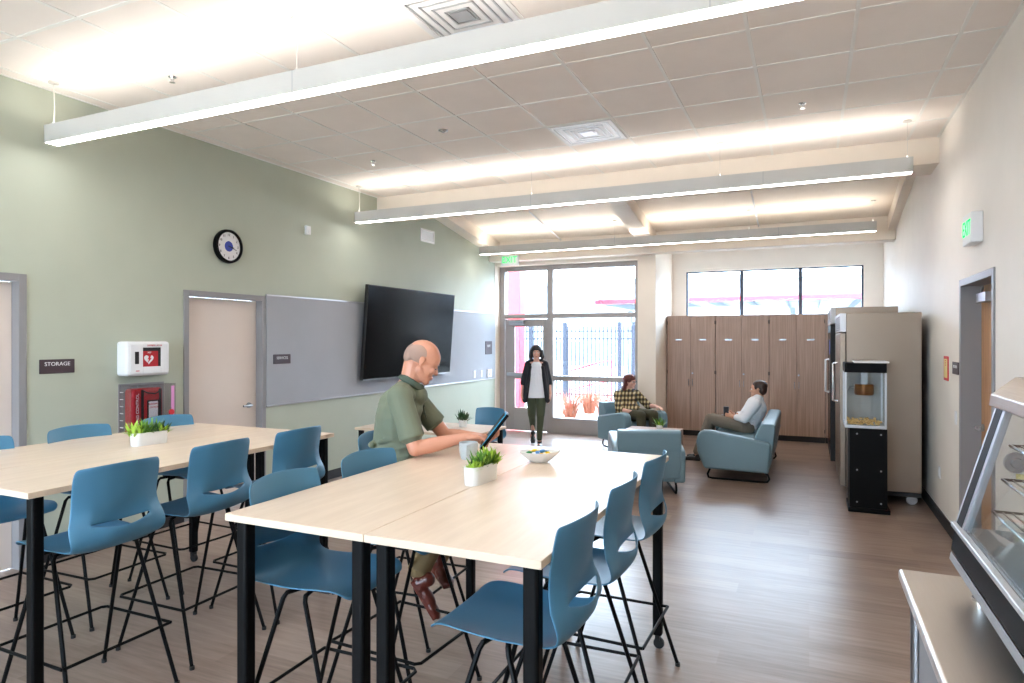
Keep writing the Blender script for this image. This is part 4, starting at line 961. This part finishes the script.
for s_, (k_, a_) in ((-1, (kR, aR)), (1, (kL, aL))): h_ = pel+lf*s_*.09; b.cap(h_, k_, .100, .074); b.cap(k_, a_.lerp(k_, .06), .072, .062); b.cyl(a_.lerp(k_, .2), a_, .060, .063, 18)
fuse('trousers', b, 'khaki', t, .007, 3)
shoe(t, Q((-1.925, 2.93, .45)), Q((-1.80, 2.975, .235)), 'brownshoe', up=(.5, .2, .35)); shoe(t, Q((-1.97, 3.25, .40)), Q((-1.80, 3.13, .345)), 'brownshoe')
# tablet he holds
tb = thing('tablet', 'black tablet with a blue edge held up by the man in the polo', 'tablet', (-1.652, 3.392, 1.197))
u_ = V(.56, .27, .80).normalized(); w_ = V(-.44, .90, 0).normalized(); n_ = u_.cross(w_).normalized()
Rt = Matrix((u_, w_, n_)).transposed(); 
b = MB().obox((0, 0, 0), (.245, .17, .018), Rt); build('case', b, 'black', tb, bevel=.003)
sg = 1 if n_.dot(V(-1, 0, .5)) > 0 else -1
b = MB().obox(n_*sg*.0107, (.243, .168, .0035), Rt); build('edge_frame', b, 'cyan', tb); b = MB().obox(n_*sg*.0129, (.225, .15, .0012), Rt); build('screen', b, 'screen', tb)

def cloth_bump(mb, pts, r):
    for p in pts: mb.ell(p, r)
# --- the woman walking in from the entrance
t = thing('person', 'woman in a black blazer and olive trousers walking in from the glass entrance', 'person', (-4.03, 9.83, 0), 0)
fw = math.atan2(-.93, .37)
t.rotation_euler.z = fw      # local +x is where she walks
k = 1.; X3 = V
hips = X3(0, 0, .90); chs = X3(.0, 0, 1.20); nb = X3(0, 0, 1.36); SL, SR = X3(0, .14, 1.32), X3(0, -.14, 1.32)
EL, ER = X3(-.05, .20, 1.07), X3(-.02, -.205, 1.07); WL, WR = X3(.05, .225, .84), X3(.03, -.235, .84); HC = X3(.015, 0, 1.508); RH = basis((1, .0, -.03), (0, 0, 1))
kL, aL, kR, aR = X3(.12, .065, .50), X3(.12, .05, .10), X3(-.02, -.075, .50), X3(-.27, -.06, .20)
b = MB(); head(b, HC, RH, .93, True); b.cap(nb, HC+X3(-.02, 0, -.05), .048, .046); b.ell(chs, (.095, .135, .16)); b.cap(hips, chs, .12, .105); b.cap(SL, SR, .045); b.cap(chs, nb, .09, .05)
for s_, e_, w_ in ((SL, EL, WL), (SR, ER, WR)): b.cap(s_, e_, .043, .034); b.cap(e_, w_, .034, .022)
for h_, k_, a_ in ((X3(0, .08, .88), kL, aL), (X3(0, -.08, .88), kR, aR)): b.cap(h_, k_, .085, .052); b.cap(k_, a_, .05, .032)
hand(b, WL, (.1, .02, -1), (0, -1, 0), (1, 0, .1), (.3, .35, .25), .1, .92, (.5, .2)); hand(b, WR, (.0, -.05, -1), (0, 1, 0), (1, 0, .1), (.35, .4, .3), .1, .92, (.5, .2))
b.ell(aL+X3(.06, 0, -.065), (.10, .036, .028)); b.ell(aR+X3(.03, 0, -.09), (.06, .036, .05), basis((.6, 0, -.8), (0, 1, 0)))
fuse('body', b, 'skin2', t, .006, 2); face_parts(HC, RH, t, .93, 'hairblack')
b = MB(); b.ell(HC+X3(-.02, 0, .048), (.108, .092, .085)); b.ell(HC+X3(-.055, 0, .0), (.072, .095, .105))
for s_ in (-1, 1): b.cap(HC+X3(-.02, s_*.080, .03), HC+X3(-.01, s_*.100, -.07), .030, .030); b.cap(HC+X3(-.03, s_*.09, -.05), HC+X3(-.005, s_*.088, -.11), .032, .018); b.cap(HC+X3(.045, s_*.025, .100), HC+X3(.03, s_*.080, .03), .016, .014)
fuse('hair', b, 'hairblack', t, .006, 2)
b = MB(); b.ell(chs+X3(.012, 0, .0), (.108, .140, .17)); b.cap(chs, nb+X3(0, 0, -.05), .09, .058); b.cap(X3(.01, 0, .98), chs, .12, .115); b.X = Matrix.Diagonal((.74, 1, 1, 1)); b.cyl((.02, 0, .775), (.01, 0, 1.18), .172, .132, 28); b.X = None; fuse('white_top', b, 'wshirt', t, .007, 3)
b = MB(); b.cap(X3(0, -.05, .86), X3(0, .05, .86), .108)
for h_, k_, a_ in ((X3(0, .08, .86), kL, aL), (X3(0, -.08, .86), kR, aR)): b.cap(h_, k_, .094, .066); b.cap(k_, a_+X3(0, 0, .03), .062, .043)
fuse('trousers', b, 'olive', t, .007, 2)
b = MB()                                          # open blazer: sides, back and sleeves, front left open
for s_ in (-1, 1):
    b.cap(X3(.015, s_*.115, 1.29), X3(.01, s_*.165, .80), .058, .060); b.cap(X3(.07, s_*.10, 1.27), X3(.085, s_*.178, .74), .030, .042); b.cap(X3(-.03, s_*.06, 1.36), X3(.05, s_*.085, 1.27), .034, .032)
    b.cap((SL, SR)[s_ < 0], (EL, ER)[s_ < 0], .055, .050); b.cap((EL, ER)[s_ < 0], (EL, ER)[s_ < 0].lerp((WL, WR)[s_ < 0], .25), .052, .05)
    b.cap(X3(-.02, s_*.14, .85), X3(.04, s_*.185, .74), .07, .045)
b.cap(X3(-.02, -.055, 1.375), X3(-.01, -.14, 1.335), .034, .045); b.cap(X3(-.02, .055, 1.375), X3(-.01, .14, 1.335), .034, .045); b.ell(X3(-.06, 0, 1.1), (.075, .17, .26)); b.ell(X3(-.075, 0, .88), (.085, .18, .19)); b.cap(X3(-.04, -.1, 1.33), X3(-.04, .1, 1.33), .058)
fuse('blazer', b, 'blazer', t, .007, 2)
shoe(t, X3(.06, .05, .0), X3(.30, .055, .0), 'blackshoe'); shoe(t, X3(-.32, -.06, .15), X3(-.16, -.06, .0), 'blackshoe', up=(1, 0, 1))

# --- the woman in plaid in the armchair
t = thing('person', 'woman in a plaid shirt and glasses with long auburn hair seated in the armchair', 'person', (-2.57, 10.22, .40), -.72)
pel = V(-.08, 0, .13); chs = V(-.13, 0, .38); nb = V(-.10, 0, .52); SL, SR = V(-.11, .175, .445), V(-.11, -.175, .445)
EL, ER = V(.02, .315, .26), V(.03, -.245, .22); WL, WR = V(.22, .33, .265), V(.24, -.14, .20); HC = V(-.055, .02, .645); RH = basis((1, .35, -.05), (0, 0, 1))
kL, aL, kR, aR = V(.40, .13, .16), V(.42, .14, -.30), V(.42, -.11, .16), V(.45, -.12, -.30)
b = MB(); head(b, HC, RH, .93, True); b.cap(nb, HC+V(-.02, 0, -.05), .055, .05); b.ell(chs, (.13, .18, .17)); b.cap(pel, chs, .16, .145); b.cap(SL, SR, .055); b.cap(chs, nb, .11, .06)
for s_, e_, w_ in ((SL, EL, WL), (SR, ER, WR)): b.cap(s_, e_, .055, .044); b.cap(e_, w_, .042, .026)
for sg, k_, a_ in ((1, kL, aL), (-1, kR, aR)): b.cap(pel+V(0, sg*.1, -.01), k_, .10, .065); b.cap(k_, a_, .062, .04)
hand(b, WL, (1, .0, -.1), (0, 0, -1), (0, -1, 0), (.15, .3, .2), .1, .92, (.5, .1)); hand(b, WR, (1, .25, -.1), (0, 0, -1), (0, 1, 0), (.15, .3, .2), .1, .92, (.5, .1))
fuse('body', b, 'skin2', t, .006, 2); face_parts(HC, RH, t, .93, 'hairred')
b = MB(); C_ = lambda x, y, z: HC+RH @ V(x, y, z)
b.ell(C_(-.02, 0, .050), (.108, .090, .082), RH); b.ell(C_(-.06, 0, 0), (.070, .094, .11), RH)
for s_ in (-1, 1): b.cap(C_(-.03, s_*.078, .02), C_(-.05, s_*.085, -.16), .036, .030); b.cap(C_(.055, s_*.02, .092), C_(.035, s_*.078, .01), .018, .016)
b.cap(C_(-.07, -.05, -.1), C_(-.03, -.10, -.25), .05, .03); b.cap(C_(-.08, .02, -.1), C_(-.10, .0, -.22), .06, .04); fuse('hair', b, 'hairred', t, .006, 2)
b = MB()
for s_ in (-1, 1): b.tube([C_(.098, s_*.033+.021*math.cos(a), .002+.017*math.sin(a)) for a in [2*PI*i/14 for i in range(14)]], .0022, 6, closed=True); b.tube([C_(.098, s_*.054, .006), C_(.0, s_*.084, .008)], .002, 6)
b.tube([C_(.1, -.012, .004), C_(.1, .012, .004)], .002, 6); build('glasses', b, 'blackm', t)
b = MB(); b.ell(chs, (.150, .20, .18)); b.cap(pel+V(0, 0, -.03), chs, .172, .16); b.ell(pel+V(.05, 0, .06), (.16, .18, .15)); b.cap(chs, nb+V(0, 0, -.03), .11, .075); b.cap(SL, SR, .07)
for s_, e_, w_ in ((SL, EL, WL), (SR, ER, WR)): b.cap(s_, e_, .072, .060); b.cap(e_, e_.lerp(w_, .15), .060, .055)
fuse('plaid_shirt', b, 'plaid', t, .007, 3)
b = MB(); b.cap(pel-V(0, .08, .02), pel+V(0, .08, -.02), .15)
for sg, k_, a_ in ((1, kL, aL), (-1, kR, aR)): b.cap(pel+V(0, sg*.1, -.01), k_, .115, .080); b.cap(k_, a_+V(0, 0, .02), .078, .058)
fuse('trousers', b, 'oliveb', t, .007, 3)
for a_ in (aL, aR): shoe(t, V(a_.x-.06, a_.y, -.40), V(a_.x+.19, a_.y, -.40), 'blackshoe')

# --- the man in the white shirt on the sofa
t = thing('person', 'man in a white shirt seated on the sofa holding a dark cup', 'person', (-.81, 9.66, .40), PI)
pel = V(.0, 0, .12); chs = V(-.13, 0, .36); nb = V(-.165, 0, .50); SL, SR = V(-.15, .19, .445), V(-.15, -.19, .445)
EL, ER = V(-.01, .24, .24), V(.0, -.25, .24); WL, WR = V(.165, .12, .25), V(.165, -.08, .26); HC = V(-.165, 0, .625); RH = basis((1, -.12, .02), (0, 0, 1))
kL, aL, kR, aR = V(.46, .12, .20), V(.64, .11, -.30), V(.45, -.12, .18), V(.60, -.11, -.30)
b = MB(); head(b, HC, RH, .98); b.cap(nb, HC+V(-.02, 0, -.05), .06, .056); b.ell(chs, (.12, .17, .17)); b.cap(pel, chs, .14, .13); b.cap(SL, SR, .055); b.cap(chs, nb, .10, .065)
for s_, e_, w_ in ((SL, EL, WL), (SR, ER, WR)): b.cap(s_, e_, .052, .043); b.cap(e_, w_, .04, .027)
for sg, k_, a_ in ((1, kL, aL), (-1, kR, aR)): b.cap(pel+V(0, sg*.09, -.01), k_, .085, .058); b.cap(k_, a_, .055, .038)
hand(b, WL, (.75, -.35, .1), (.3, -.9, 0), (.2, .1, 1), (.5, .6, .5), .08, .95, (.6, .3)); hand(b, WR, (.75, .30, .1), (.3, .9, 0), (.2, -.1, 1), (.5, .6, .5), .08, .95, (.6, .3))
fuse('body', b, 'skin3', t, .006, 2); face_parts(HC, RH, t, .98, 'hairbrown')
b = MB(); C_ = lambda x, y, z: HC+RH @ V(x, y, z)
b.ell(C_(-.024, 0, .056), (.104, .080, .076), RH); b.ell(C_(-.062, 0, .01), (.060, .080, .085), RH)
for s_ in (-1, 1): b.ell(C_(.0, s_*.066, .035), (.04, .018, .035), RH)
fuse('hair', b, 'hairbrown', t, .006, 2)
b = MB(); b.ell(chs, (.142, .20, .18)); b.cap(pel+V(-.01, 0, .02), chs, .158, .15); b.cap(chs, nb+V(0, 0, -.03), .115, .078); b.cap(SL, SR, .07); b.cap(nb+V(0, -.02, .0), nb+V(0, .02, .0), .072)
for s_, e_, w_ in ((SL, EL, WL), (SR, ER, WR)): b.cap(s_, e_, .072, .062); b.cap(e_, e_.lerp(w_, .62), .062, .045)
for i in range(4): b.cap(pel+V(-.1, -.142, .05+.06*i), pel+V(.02, -.142, .03+.06*i), .016); b.cap(pel+V(-.1, .142, .05+.06*i), pel+V(.02, .142, .03+.06*i), .016)
fuse('white_shirt', b, 'wshirt', t, .007, 3)
b = MB(); b.cap(pel-V(0, .07, .02), pel+V(0, .07, -.02), .135)
for sg, k_, a_ in ((1, kL, aL), (-1, kR, aR)): b.cap(pel+V(0, sg*.09, -.01), k_, .100, .076); b.cap(k_, a_+V(0, 0, .03), .074, .055)
fuse('trousers', b, 'taupe', t, .007, 3)
build('watch', MB().tube([WR+V(-.03, 0, 0)+V(.0, .03*math.cos(a), .03*math.sin(a)) for a in [2*PI*i/14 for i in range(14)]], .006, 6, closed=True), 'blackm', t)
for a_ in (aL, aR): shoe(t, V(a_.x-.06, a_.y, -.40), V(a_.x+.22, a_.y, -.40), 'blackshoe')
tag(build('cup', MB().lathe([(0, -.075), (.034, -.075), (.038, .075), (.04, .08), (.036, .085), (0, .085)], (0, 0, 0), 20), 'darkcup', loc=(-1.065, 9.64, .69)), 'dark tall cup held by the man in the white shirt', 'cup')
